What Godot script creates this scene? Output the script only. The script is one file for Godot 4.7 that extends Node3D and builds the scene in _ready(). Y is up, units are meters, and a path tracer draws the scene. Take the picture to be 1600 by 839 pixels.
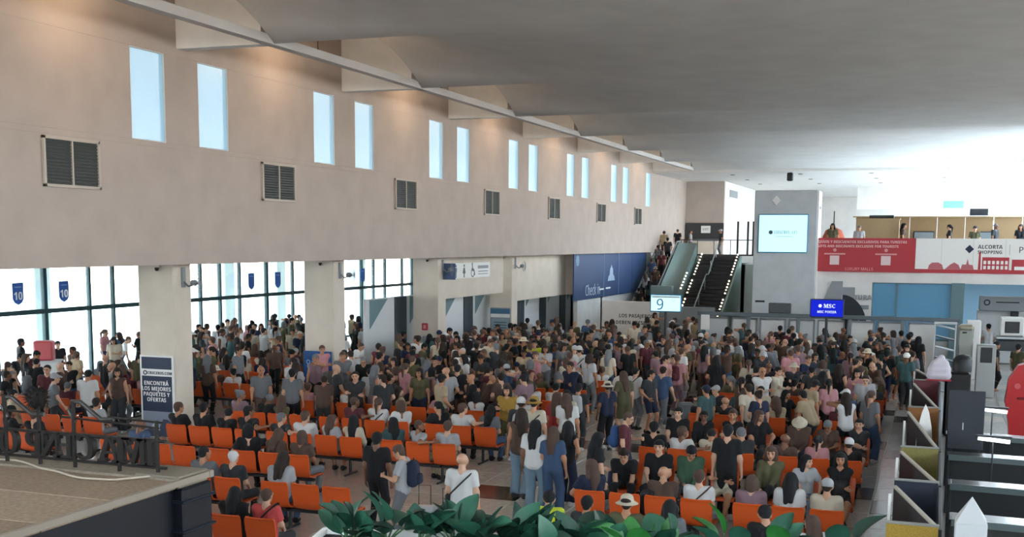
extends Node3D
# A crowded passenger terminal seen from a mezzanine. x right, y up, -z away along the long wall.

const BAY := 8.05            # bay of the long wall
const Z0 := -23.55           # first cross beam in view
const EYE := Vector3(0, 5, 0)
var M := {}
var used := {}
var rng := RandomNumberGenerator.new()
var tex := {}
var view_basis := Basis()

# ------------------------------------------------------------------ helpers
func numbered(n: String) -> String:
	if not used.has(n):
		used[n] = 0
		return n
	used[n] += 1
	return "%s_%03d" % [n, used[n]]

func thing(called: String, label: String, category: String, at := Vector3.ZERO, turn := 0.0, group := "") -> Node3D:
	var o := Node3D.new()
	o.name = numbered(called)
	add_child(o)
	o.position = at
	o.rotation.y = turn
	o.set_meta("label", label)
	o.set_meta("category", category)
	if group != "":
		o.set_meta("group", group)
	return o

func struct(called: String, label := "", at := Vector3.ZERO) -> Node3D:
	var o := Node3D.new()
	o.name = numbered(called)
	add_child(o)
	o.position = at
	o.set_meta("kind", "structure")
	if label != "":
		o.set_meta("label", label)
	return o

func part(parent: Node3D, called: String, mesh: Mesh, m: Material, at := Vector3.ZERO, b := Basis()) -> MeshInstance3D:
	var o := MeshInstance3D.new()
	o.mesh = mesh
	o.material_override = m
	o.name = called
	o.transform = Transform3D(b, at)
	parent.add_child(o, true)
	return o

func single(called: String, mesh: Mesh, m: Material, label: String, category: String, at := Vector3.ZERO, b := Basis(), group := "") -> MeshInstance3D:
	var o := MeshInstance3D.new()
	o.mesh = mesh
	o.material_override = m
	o.name = numbered(called)
	o.transform = Transform3D(b, at)
	add_child(o)
	o.set_meta("label", label)
	o.set_meta("category", category)
	if group != "":
		o.set_meta("group", group)
	return o

func tx(c: String) -> Color:
	return Color.html(c)

func noise_tex(key: String, freq: float, lo: float, hi: float, size := 512, oct := 4) -> Texture2D:
	if tex.has(key):
		return tex[key]
	var n := FastNoiseLite.new()
	n.seed = key.hash() % 10000
	n.frequency = freq
	n.fractal_octaves = oct
	var t := NoiseTexture2D.new()
	t.width = size
	t.height = size
	t.seamless = true
	t.noise = n
	var g := Gradient.new()
	g.set_color(0, Color(lo, lo, lo))
	g.set_color(1, Color(hi, hi, hi))
	t.color_ramp = g
	tex[key] = t
	return t

func mat(c: String, rough := 0.8, metal := 0.0, noise := "", scale := 1.0) -> StandardMaterial3D:
	var m := StandardMaterial3D.new()
	m.albedo_color = Color.html(c)
	m.roughness = rough
	m.metallic = metal
	if noise != "":
		m.albedo_texture = tex[noise]
		m.uv1_triplanar = true
		m.uv1_world_triplanar = true
		m.uv1_scale = Vector3.ONE * scale
	return m

func glow(c: String, e: float) -> StandardMaterial3D:
	var m := StandardMaterial3D.new()
	m.albedo_color = Color.html(c)
	m.emission_enabled = true
	m.emission = Color.html(c)
	m.emission_energy_multiplier = e
	return m

func pane(c: String, a: float, rough := 0.05) -> StandardMaterial3D:
	var m := StandardMaterial3D.new()
	var k := Color.html(c)
	k.a = a
	m.albedo_color = k
	m.transparency = BaseMaterial3D.TRANSPARENCY_ALPHA
	m.roughness = rough
	return m

var cache := {}

# chamfered box centred on its own middle
func cb(s: Vector3, c := 0.012) -> ArrayMesh:
	var key := "cb%s%s" % [s, c]
	if cache.has(key):
		return cache[key]
	c = min(c, min(s.x, min(s.y, s.z)) * 0.45)
	var st := SurfaceTool.new()
	st.begin(Mesh.PRIMITIVE_TRIANGLES)
	cbox(st, Vector3.ZERO, s, c)
	st.generate_normals()
	var m := st.commit()
	cache[key] = m
	return m

func quad(st: SurfaceTool, a: Vector3, b: Vector3, c: Vector3, d: Vector3) -> void:
	for p in [a, b, c, a, c, d]:
		st.add_vertex(p)

func cbox(st: SurfaceTool, o: Vector3, s: Vector3, c: float) -> void:
	st.set_smooth_group(-1)
	var h := s / 2.0
	# three rings of the hull via convex corner points: each corner holds three points
	var P := {}
	for sx in [-1, 1]:
		for sy in [-1, 1]:
			for sz in [-1, 1]:
				var k := Vector3i(sx, sy, sz)
				P[[k, 0]] = o + Vector3(sx * h.x, sy * (h.y - c), sz * (h.z - c))
				P[[k, 1]] = o + Vector3(sx * (h.x - c), sy * h.y, sz * (h.z - c))
				P[[k, 2]] = o + Vector3(sx * (h.x - c), sy * (h.y - c), sz * h.z)
	var ax := [Vector3i(1, 0, 0), Vector3i(0, 1, 0), Vector3i(0, 0, 1)]
	for a in 3:
		var u: Vector3i = ax[(a + 1) % 3]
		var v: Vector3i = ax[(a + 2) % 3]
		for s1 in [-1, 1]:
			var n: Vector3i = ax[a] * s1
			var q := [n - u - v, n + u - v, n + u + v, n - u + v]
			if s1 > 0:
				q.reverse()
			quad(st, P[[q[0], a]], P[[q[1], a]], P[[q[2], a]], P[[q[3], a]])
		# edges along axis a
		for su in [-1, 1]:
			for sv in [-1, 1]:
				var k0: Vector3i = u * su + v * sv - ax[a]
				var k1: Vector3i = u * su + v * sv + ax[a]
				var i1 := (a + 1) % 3
				var i2 := (a + 2) % 3
				if su * sv > 0:
					quad(st, P[[k0, i1]], P[[k1, i1]], P[[k1, i2]], P[[k0, i2]])
				else:
					quad(st, P[[k0, i2]], P[[k1, i2]], P[[k1, i1]], P[[k0, i1]])
	for sx in [-1, 1]:
		for sy in [-1, 1]:
			for sz in [-1, 1]:
				var k := Vector3i(sx, sy, sz)
				var tri := [P[[k, 0]], P[[k, 1]], P[[k, 2]]]
				if sx * sy * sz > 0:
					tri.reverse()
				for p in tri:
					st.add_vertex(p)

# plain box from corner to corner
func slab(st: SurfaceTool, a: Vector3, b: Vector3) -> void:
	cbox(st, (a + b) / 2.0, (b - a).abs(), 0.004)

func begin() -> SurfaceTool:
	var st := SurfaceTool.new()
	st.begin(Mesh.PRIMITIVE_TRIANGLES)
	return st

func done(st: SurfaceTool) -> ArrayMesh:
	st.generate_normals()
	return st.commit()

func slabs(list: Array) -> ArrayMesh:
	var st := begin()
	for q in list:
		slab(st, q[0], q[1])
	return done(st)

# tube along points; closed ends
func tube(st: SurfaceTool, pts: Array, r: float, n := 8, r2 := -1.0) -> void:
	st.set_smooth_group(1)
	var rings := []
	var up := Vector3.UP
	for i in pts.size():
		var d: Vector3 = (pts[min(i + 1, pts.size() - 1)] - pts[max(i - 1, 0)]).normalized()
		var s := d.cross(up)
		if s.length() < 0.1:
			s = d.cross(Vector3.RIGHT)
		s = s.normalized()
		var t := s.cross(d).normalized()
		var rr := r if r2 < 0 else lerpf(r, r2, float(i) / (pts.size() - 1))
		var ring := []
		for j in n:
			var a := TAU * j / n
			ring.append(pts[i] + (s * cos(a) + t * sin(a)) * rr)
		rings.append(ring)
	for i in pts.size() - 1:
		for j in n:
			quad(st, rings[i][j], rings[i][(j + 1) % n], rings[i + 1][(j + 1) % n], rings[i + 1][j])
	st.set_smooth_group(-1)
	for e in [0, pts.size() - 1]:
		for j in n:
			var q := [pts[e], rings[e][(j + 1) % n], rings[e][j]]
			if e > 0:
				q.reverse()
			for p in q:
				st.add_vertex(p)

func tubes(list: Array, r: float, n := 8) -> ArrayMesh:
	var st := begin()
	for pts in list:
		tube(st, pts, r, n)
	return done(st)

func lathe(prof: Array, n := 20) -> ArrayMesh:
	var st := begin()
	st.set_smooth_group(1)
	for i in prof.size() - 1:
		for j in n:
			var a := TAU * j / n
			var b := TAU * (j + 1) / n
			var p: Vector2 = prof[i]
			var q: Vector2 = prof[i + 1]
			quad(st, Vector3(p.x * cos(a), p.y, p.x * sin(a)), Vector3(p.x * cos(b), p.y, p.x * sin(b)), Vector3(q.x * cos(b), q.y, q.x * sin(b)), Vector3(q.x * cos(a), q.y, q.x * sin(a)))
	return done(st)

# flat outline (xy) given thickness along z
func plate(pts: Array, t: float) -> ArrayMesh:
	var st := begin()
	st.set_smooth_group(-1)
	var pv := PackedVector2Array(pts)
	var tri := Geometry2D.triangulate_polygon(pv)
	for i in range(0, tri.size(), 3):
		for k in 3:
			var p := pv[tri[i + k]]
			st.add_vertex(Vector3(p.x, p.y, t / 2))
		for k in [2, 1, 0]:
			var p := pv[tri[i + k]]
			st.add_vertex(Vector3(p.x, p.y, -t / 2))
	for i in pv.size():
		var a := pv[i]
		var b := pv[(i + 1) % pv.size()]
		quad(st, Vector3(a.x, a.y, -t / 2), Vector3(b.x, b.y, -t / 2), Vector3(b.x, b.y, t / 2), Vector3(a.x, a.y, t / 2))
	return done(st)

func disc_pts(r: float, n := 20, o := Vector2.ZERO, sy := 1.0) -> Array:
	var a := []
	for i in n:
		a.append(o + Vector2(cos(TAU * i / n) * r, sin(TAU * i / n) * r * sy))
	return a

func text(parent: Node3D, called: String, s: String, h: float, m: Material, at: Vector3, b := Basis(), depth := 0.006, face := "Droid Sans", bold := 400) -> MeshInstance3D:
	var t := TextMesh.new()
	var f := SystemFont.new()
	f.font_names = PackedStringArray([face])
	f.font_weight = bold
	t.font = f
	t.text = s
	t.font_size = 64
	t.pixel_size = h / 46.0
	t.depth = depth
	t.curve_step = 1.5
	return part(parent, called, t, m, at, b)

var TURN_X := Basis(Vector3.UP, PI / 2)      # a sheet that faced +z then faces +x
var AWAY := Basis(Vector3.UP, PI)

func _ready() -> void:
	# camera: the upper part of a taller photograph, so the lens is shifted
	var cam := Camera3D.new()
	cam.name = "camera"
	cam.position = EYE
	view_basis = Basis(Vector3.UP, deg_to_rad(20.11)) * Basis(Vector3.RIGHT, deg_to_rad(-7.02)) * Basis(Vector3.BACK, deg_to_rad(0.4))
	cam.basis = view_basis
	cam.projection = Camera3D.PROJECTION_FRUSTUM
	cam.near = 0.1
	cam.far = 400.0
	cam.size = 0.1 * 839.0 / 1806.0
	cam.frustum_offset = Vector2(0, 0.1 * 180.5 / 1806.0)
	add_child(cam)
	# daylight: a bright hazy sky; the sun stays out of the hall
	var env := Environment.new()
	env.background_mode = Environment.BG_SKY
	var sky := Sky.new()
	var sm := ProceduralSkyMaterial.new()
	sm.sky_top_color = Color("b4d2ea")
	sm.sky_horizon_color = Color("f0f4f6")
	sm.ground_horizon_color = Color("d8d6d2")
	sm.ground_bottom_color = Color("b8b4ae")
	sm.sky_curve = 0.2
	sky.sky_material = sm
	env.sky = sky
	env.background_energy_multiplier = 17.0
	env.tonemap_mode = Environment.TONE_MAPPER_LINEAR
	env.tonemap_exposure = 1.2
	env.sdfgi_enabled = true
	env.ssao_enabled = true
	env.ssil_enabled = true
	var we := WorldEnvironment.new()
	we.name = "world"
	we.environment = env
	add_child(we)
	var t0 := Time.get_ticks_msec()
	materials()
	build_setting()
	build_wall_things()
	build_back()
	print("fixtures ", Time.get_ticks_msec() - t0)
	make_people()
	print("bodies ", Time.get_ticks_msec() - t0)
	build_seats()
	build_crowd()
	print("crowd ", Time.get_ticks_msec() - t0)
	build_front()
	print("done ", Time.get_ticks_msec() - t0)

# ------------------------------------------------------------------ setting
func materials() -> void:
	noise_tex("plaster", 0.012, 0.94, 1.0)
	noise_tex("fine", 0.08, 0.8, 1.0)
	noise_tex("cloth", 0.2, 0.72, 1.0, 256, 3)
	noise_tex("stone", 0.03, 0.88, 1.0, 512, 5)
	M.wall = mat("b8aaa0", 0.85, 0, "plaster", 0.12)
	M.wall_up = M.wall
	M.beige = mat("ddd0c0", 0.85, 0, "plaster", 0.15)
	M.white = mat("e6e4e0", 0.75, 0, "plaster", 0.15)
	M.ceiling = mat("dcd8d4", 0.9, 0, "plaster", 0.1)
	M.beam = mat("cfcac6", 0.85, 0, "plaster", 0.1)
	M.ceil_back = M.ceiling
	M.pylon = mat("c6ccd0", 0.6, 0, "plaster", 0.2)
	M.frame = mat("17383a", 0.45, 0.3)
	M.dark = mat("15181b", 0.5)
	M.black = mat("0c0d10", 0.35)
	M.grille = mat("4f524f", 0.6, 0.1)
	M.grille_frame = mat("b8aea2", 0.7)
	M.floor = mat("b3aca2", 0.3, 0, "stone", 0.25)
	M.tile_a = mat("dad2c6", 0.22, 0, "stone", 0.35)
	M.tile_b = mat("d2cabd", 0.25, 0, "stone", 0.3)
	M.tile_dark = mat("3a3632", 0.25, 0, "stone", 0.4)
	M.tile_grey = mat("bdbcb8", 0.25, 0, "stone", 0.4)
	for k in ["floor", "tile_a", "tile_b", "tile_dark", "tile_grey"]:
		M[k].clearcoat_enabled = true
		M[k].clearcoat = 0.4
		M[k].clearcoat_roughness = 0.12
	M.glass = pane("dcefee", 0.12)
	M.frosted = pane("9dcbe0", 0.86, 0.4)
	M.rail_glass = pane("7fa39c", 0.5, 0.1)
	M.blue_glass = pane("5fa2c8", 0.5, 0.1)
	M.steel = mat("a6abad", 0.35, 0.8)
	M.dark_steel = mat("3a3d40", 0.4, 0.6)
	M.orange = mat("cc521c", 0.42)
	M.ground = mat("d8d4cc", 0.9, 0, "stone", 0.1)
	M.navy = mat("1b2a45", 0.6)
	M.navy2 = mat("0a0e18", 0.45)
	M.blue = mat("14508f", 0.5)
	M.red = mat("b2303a", 0.55)
	M.wood = mat("8a6a44", 0.6, 0, "fine", 0.5)
	M.card = mat("a98f6a", 0.8, 0, "fine", 0.6)
	M.paper = mat("eceae6", 0.7)
	M.text_white = mat("f0f0ee", 0.7)
	M.text_dark = mat("2c3238", 0.7)
	M.grey = mat("8d9296", 0.6)
	M.pale_grey = mat("c9cbcc", 0.6)
	M.teal_grey = mat("5f7a80", 0.6)

func build_setting() -> void:
	# ---- floor
	var fl := struct("floor", "pale polished terrazzo floor of the hall")
	part(fl, "screed", slabs([[Vector3(-29.2, -0.3, 8), Vector3(20, -0.012, -112)]]), M.floor)
	var tl := cb(Vector3(1.182, 0.04, 1.182), 0.006)
	for ix in 4:
		for iz in 24:
			var x := -9.3 + 1.2 * ix
			var z := -16.5 - 1.2 * iz
			var m: Material = M.tile_a if (ix * 7 + iz * 3) % 5 < 3 else M.tile_b
			if (ix == 1 and iz == 4) or (ix == 2 and iz == 9) or (ix == 1 and iz == 9) or (ix == 2 and iz == 17) or (ix == 3 and iz == 17):
				m = M.tile_dark
			part(fl, "tile", tl, m, Vector3(x, -0.02, z))
	for iz in 22:
		for ix in 2:
			part(fl, "tile", tl, M.tile_grey if (iz + ix) % 5 else M.tile_dark, Vector3(-1.35 + 0.9 * ix - 0.1, -0.02 - ix * 0.002, -18 - 1.2 * iz), Basis.from_scale(Vector3(0.74, 1, 1)))
	for iz in 16:
		for ix in 4:
			part(fl, "tile", tl, M.tile_grey if (iz + ix) % 4 else M.tile_b, Vector3(1.4 + 1.2 * ix, -0.02, -31 - 1.2 * iz))
	# ---- long wall with its windows
	var w := struct("wall_left", "long plastered wall with paired tall windows above the pillars")
	var zs := 2.0
	var ze := -82.0
	part(w, "lower_band", slabs([[Vector3(-17.16, 4.4, zs), Vector3(-17, 7.1, ze)]]), M.wall)
	var st := begin()
	slab(st, Vector3(-17.16, 7.1, zs), Vector3(-17, 7.22, ze))
	slab(st, Vector3(-17.16, 9.25, zs), Vector3(-17, 12.2, ze))
	var edges := []
	for k in range(-3, 7):
		var zc := Z0 - BAY * k
		edges.append([zc + 1.85, zc + 0.62])
		if k < 6:
			edges.append([zc - 0.66, zc - 1.92])
	var zprev := zs
	var wi := 1
	for e in edges:
		slab(st, Vector3(-17.16, 7.22, zprev), Vector3(-17, 9.25, e[0]))
		zprev = e[1]
		var wn := struct("window_%d" % wi)
		wi += 1
		part(wn, "pane", slabs([[Vector3(-17.05, 7.2, e[0] + 0.01), Vector3(-17.03, 9.27, e[1] - 0.01)]]), M.frosted)
		part(wn, "frame", slabs([[Vector3(-17.07, 7.22, e[0]), Vector3(-17.005, 7.245, e[1])], [Vector3(-17.07, 9.225, e[0]), Vector3(-17.005, 9.25, e[1])], [Vector3(-17.07, 7.22, e[0]), Vector3(-17.005, 9.25, e[0] - 0.025)], [Vector3(-17.07, 7.22, e[1] + 0.025), Vector3(-17.005, 9.25, e[1])]]), M.pale_grey)
	slab(st, Vector3(-17.16, 7.22, zprev), Vector3(-17, 9.25, ze))
	part(w, "upper_band", done(st), M.wall_up)
	# ---- light well: cross beams, long beam
	var bm := struct("trim_1", "long ceiling beam beside the light well")
	part(bm, "long_beam", slabs([[Vector3(-14.7, 9.42, 2), Vector3(-14.45, 9.62, -78.5)]]), M.beam)
	for k in range(-3, 7):
		var z := Z0 - BAY * k
		var fb := struct("trim_%d" % (k + 5), "white cross beam between long wall and ceiling beam")
		part(fb, "cross_beam", slabs([[Vector3(-17, 9.42, z + 0.16), Vector3(-14.7, 11.6, z - 0.16)]]), M.white)
	# ---- shell ceiling of the hall
	var c := struct("ceiling", "grey plaster ceiling of shallow shells")
	var cs := begin()
	cs.set_smooth_group(1)
	var xs := [-14.46, -14.2, -13.8, -13.2, -12.5, -11.7, -10.8, -9.5, -8, -6, -3, 0, 4, 7.6, 16]
	var per := 14
	for k in range(-4, 6):
		for j in per:
			for i in (xs.size() - 1 if k < 3 else (xs.size() - 2 if k < 4 else xs.size() - 3)):
				var q := []
				for d in [[0, 0], [1, 0], [1, 1], [0, 1]]:
					var t: float = float(j + d[1]) / per
					q.append(shell_pt(xs[i + d[0]], Z0 - BAY * (k + t), t))
				quad(cs, q[0], q[1], q[2], q[3])
	part(c, "shell", done(cs), M.ceiling)
	part(c, "roof_deck", slabs([[Vector3(-17.2, 11.6, 8), Vector3(16.4, 11.8, -51)], [Vector3(-17.2, 11.6, -51), Vector3(7.6, 11.8, -55.8)], [Vector3(-17.2, 11.6, -55.8), Vector3(4.1, 11.8, -82.4)], [Vector3(4.0, 9.4, -55.8), Vector3(4.1, 11.7, -82.4)], [Vector3(7.6, 4.2, -51), Vector3(16.4, 11.8, -51.2)], [Vector3(7.6, 9.3, -51), Vector3(7.7, 11.7, -55.8)], [Vector3(4.0, 9.4, -55.75), Vector3(7.6, 11.7, -55.85)]]), M.white)
	part(c, "upper_level_ceiling", slabs([[Vector3(-17, 9.3, -71.85), Vector3(4.1, 9.7, -112)]]), M.ceil_back)
	# ---- the other walls
	var wr := struct("wall_right", "glazed side wall opposite the long wall")
	part(wr, "base_band", slabs([[Vector3(16, 0, 8), Vector3(16.4, 5.4, -51)], [Vector3(16, 8.9, 8), Vector3(16.4, 11.8, -51)], [Vector3(16, 0, -51), Vector3(16.4, 4.0, -66.3)]]), M.white)
	for i in 15:
		part(wr, "mullion", slabs([[Vector3(16, 5.4, 8 - i * 4.0), Vector3(16.3, 8.9, 7.5 - i * 4.0)]]), M.white)
	part(wr, "glazing", slabs([[Vector3(16.14, 5.4, 8), Vector3(16.16, 8.9, -51)]]), M.glass)
	var wu := struct("wall_upper_glazing", "glazed side of the upper level")
	for i in 16:
		part(wu, "mullion", slabs([[Vector3(7.4, 4.2, -51 - i * 4.0), Vector3(7.6, 9.3, -51.2 - i * 4.0)]]), M.white)
	part(wu, "glazing", slabs([[Vector3(7.49, 4.2, -51), Vector3(7.51, 9.3, -112)]]), M.glass)
	var wb := struct("wall_back", "glazed end wall behind the mezzanine")
	part(wb, "plaster", slabs([[Vector3(-29, -0.3, 8), Vector3(16.4, 6.2, 8.4)], [Vector3(-29, 6.2, 8), Vector3(-17, 11.8, 8.4)], [Vector3(-17, 10.6, 8), Vector3(16.4, 11.8, 8.4)]]), M.white)
	for i in 9:
		part(wb, "mullion", slabs([[Vector3(-17 + i * 4.1, 6.2, 8), Vector3(-16.8 + i * 4.1, 10.6, 8.3)]]), M.white)
	part(wb, "glazing", slabs([[Vector3(-17, 6.2, 8.14), Vector3(16.4, 10.6, 8.16)]]), M.glass)
	var wf := struct("wall_far", "white end wall of the upper level")
	part(wf, "plaster", slabs([[Vector3(-17.5, -0.3, -112), Vector3(3.6, 10, -112.4)], [Vector3(3.6, -0.3, -112), Vector3(16.4, 4.4, -112.4)]]), M.ceil_back)
	part(wf, "glazing", slabs([[Vector3(3.6, 4.4, -112.1), Vector3(16.4, 9.4, -112.12)]]), M.glass)
	var we := struct("wall_end", "beige end wall at the head of the escalators")
	part(we, "plaster", slabs([[Vector3(-17.5, 4.2, -82), Vector3(-14.3, 11.6, -82.4)]]), M.wall)
	part(we, "rear_lower_wall", slabs([[Vector3(-17.7, 0, -57.6), Vector3(-17.5, 4.42, -82.4)], [Vector3(-19.4, 0, -62), Vector3(-17.5, 4.42, -62.3)]]), M.white)
	part(we, "return_wall", slabs([[Vector3(-14.7, 4.2, -82.4), Vector3(-14.3, 9.6, -112)]]), M.white)
	part(we, "high_grille", slabs([[Vector3(-14.31, 8.3, -84.2), Vector3(-14.26, 8.8, -87.5)]]), M.grey)
	# ---- annex under the long wall
	var an := struct("ceiling_low", "low ceiling over the glazed side aisle")
	part(an, "slab", slabs([[Vector3(-34, 4.42, 2), Vector3(-17.16, 4.9, -82)]]), M.white)
	for k in 5:
		var z := -16.0 - 8.15 * k
		var pl := struct("pillar" if k == 0 else "pillar_%d" % k, "square plastered pillar under the long wall")
		part(pl, "shaft", cb(Vector3(1.06, 4.42, 0.74), 0.02), M.beige, Vector3(-18.36, 2.21, z - 0.37))
	# glazed facade
	var fc := struct("wall_facade", "glazed street facade with dark green frames")
	var mz := [-8.0, -12.5, -15.0, -17.4, -18.8, -21.2, -23.6, -25.0, -27.4, -29.8, -32.05, -34.3, -35.6, -37.9, -39.3, -41.1, -42.5, -44.0, -46.2, -48.5, -50.8, -53.1, -55.6, -57.0, -58.4, -60.6, -62.0]
	for i in mz.size():
		var t := 0.16 if i % 4 == 2 else 0.1
		part(fc, "mullion", cb(Vector3(0.16, 4.42, t), 0.01), M.frame, Vector3(-29, 2.21, mz[i]))
		if i < mz.size() - 1:
			var l: float = mz[i] - mz[i + 1]
			var zc: float = (mz[i] + mz[i + 1]) / 2
			part(fc, "transom", cb(Vector3(0.14, 0.16, l - t * 0.9), 0.01), M.frame, Vector3(-29, 2.5, zc))
			part(fc, "pane", cb(Vector3(0.02, 1.8, l - t), 0.002), M.glass, Vector3(-29, 3.5, zc))
			part(fc, "pane", cb(Vector3(0.02, 2.36, l - t), 0.002), M.glass, Vector3(-29, 1.22, zc))
	part(fc, "sill", slabs([[Vector3(-29.1, 0, 2), Vector3(-28.9, 0.06, -62)]]), M.frame)
	var wa := struct("wall_annex", "end walls of the side aisle")
	part(wa, "plaster", slabs([[Vector3(-29.2, 0, -62), Vector3(-19.1, 4.42, -62.3)], [Vector3(-29.2, 0, 2), Vector3(-28.9, 4.42, -8)], [Vector3(-29.2, 0, 2), Vector3(-17, 4.42, 2.3)]]), M.white)
	# outside
	var gr := struct("ground_outside", "sunlit paving outside the facade")
	part(gr, "paving", slabs([[Vector3(-90, -0.4, 30), Vector3(-29.2, -0.06, -110)]]), M.ground)
	for k in 6:
		single("canopy_column", cb(Vector3(0.8, 5.0, 0.8), 0.03), mat("cfdcd6", 0.7), ["pale square column outside the glass, first from the letter sign", "pale square column outside the glass, second from the letter sign", "pale square column outside the glass, third from the letter sign", "pale square column outside the glass, fourth from the letter sign", "pale square column outside the glass, behind the second pillar", "pale square column outside the glass, beside the green panel"][k], "column", Vector3(-31.2, 2.44, [-20.5, -28.5, -34.0, -46.0, -50.5, -59.2][k]), Basis(), "columns outside the facade")
	# infill over the check-in wall and the check-in wall itself
	var inf := struct("wall_infill", "beige panels hanging between the rear pillars")
	part(inf, "panel", slabs([[Vector3(-18.3, 2.75, -41.3), Vector3(-18.1, 4.42, -48.2)]]), M.beige)
	part(inf, "panel", slabs([[Vector3(-18.3, 2.3, -49.6), Vector3(-18.1, 4.42, -57.6)]]), M.beige)
	part(inf, "return_panel", slabs([[Vector3(-18.1, 2.3, -57.4), Vector3(-17.5, 4.42, -57.6)]]), M.beige)
	var ci := struct("wall_checkin", "grey panelled wall with blue triangles behind the check-in queue")
	var k2 := 0
	var zc2 := -37.2
	while zc2 > -66:
		part(ci, "panel", cb(Vector3(0.12, 2.9, 2.35), 0.02), M.pale_grey, Vector3(-19.3, 1.45, zc2 - 1.18))
		part(ci, "chevron", plate([Vector2(-0.9, 0), Vector2(0.55, 0), Vector2(-0.9, -1.05)], 0.02), M.teal_grey, Vector3(-19.235, 2.86, zc2 - 1.2), TURN_X)
		part(ci, "dark_upright", cb(Vector3(0.2, 2.9, 1.0), 0.02), mat("24333a", 0.4), Vector3(-19.3, 1.45, zc2 - 2.87))
		zc2 -= 3.4
		k2 += 1
	# ---- mezzanine at the back
	var mz2 := struct("wall_mezzanine", "white front of the rear mezzanine")
	part(mz2, "front", slabs([[Vector3(-7.4, 0, -50.6), Vector3(-2.55, 3.9, -50.9)], [Vector3(-2.55, 3.42, -50.6), Vector3(16, 3.9, -50.9)]]), M.white)
	part(mz2, "floor_slab", slabs([[Vector3(-7.35, 3.75, -50.9), Vector3(16, 4.2, -112)], [Vector3(-17, 3.75, -74), Vector3(-7.35, 4.2, -112)]]), M.white)
	part(mz2, "post", slabs([[Vector3(0.55, 0, -50.5), Vector3(1.05, 3.45, -50.9)]]), M.teal_grey)
	part(mz2, "stair_back_wall", slabs([[Vector3(-17, 0, -74.4), Vector3(-9.6, 3.75, -74.6)]]), M.dark)
	part(mz2, "stair_side_wall", plate([Vector2(65.6, 0), Vector2(74.0, 0), Vector2(74.0, 4.2)], 0.12), mat("8fa39c", 0.7), Vector3(-11.74, 0, 0), Basis(Vector3(0, 0, -1), Vector3.UP, Vector3.RIGHT))
	part(mz2, "inner_wall", slabs([[Vector3(-7.4, 0, -66), Vector3(16, 3.75, -66.3)], [Vector3(-7.4, 0, -51.4), Vector3(-7.2, 3.75, -66)]]), mat("a9d2ea", 0.7))
	part(mz2, "side_room_wall", slabs([[Vector3(-9.8, 0, -62), Vector3(-7.4, 3.9, -62.2)], [Vector3(-9.8, 0, -62), Vector3(-9.6, 3.9, -74)]]), mat("a7b2ac", 0.7))
	var wg := struct("window_blue", "blue tinted glazing under the mezzanine")
	part(wg, "pane", slabs([[Vector3(-2.52, 1.1, -50.72), Vector3(0.55, 3.42, -50.75)]]), M.blue_glass)
	part(wg, "frame", slabs([[Vector3(-2.6, 1.05, -50.66), Vector3(0.55, 1.12, -50.8)], [Vector3(-2.6, 3.38, -50.66), Vector3(0.55, 3.45, -50.8)], [Vector3(-2.6, 0, -50.66), Vector3(-2.5, 3.45, -50.8)], [Vector3(-1.6, 1.1, -50.68), Vector3(-1.52, 3.42, -50.78)]]), M.teal_grey)
	part(wg, "base_panel", slabs([[Vector3(-2.5, 0, -50.7), Vector3(0.55, 1.06, -50.8)]]), M.pale_grey)

func shell_pt(x: float, z: float, t: float) -> Vector3:
	var a := 1.0 * exp(-pow(max(0.0, x + 14.3) / 2.6, 1.5)) + 0.1
	return Vector3(x, 9.44 + a * pow(sin(PI * t), 0.8), z)

# ------------------------------------------------------------------ bodies: tapered bones joined by a smooth minimum, meshed as surface nets
func bone(a: Vector3, b: Vector3, ra: float, rb := -1.0, cut := 0) -> Array:
	return [a, b, ra, ra if rb < 0 else rb, cut]

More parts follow.
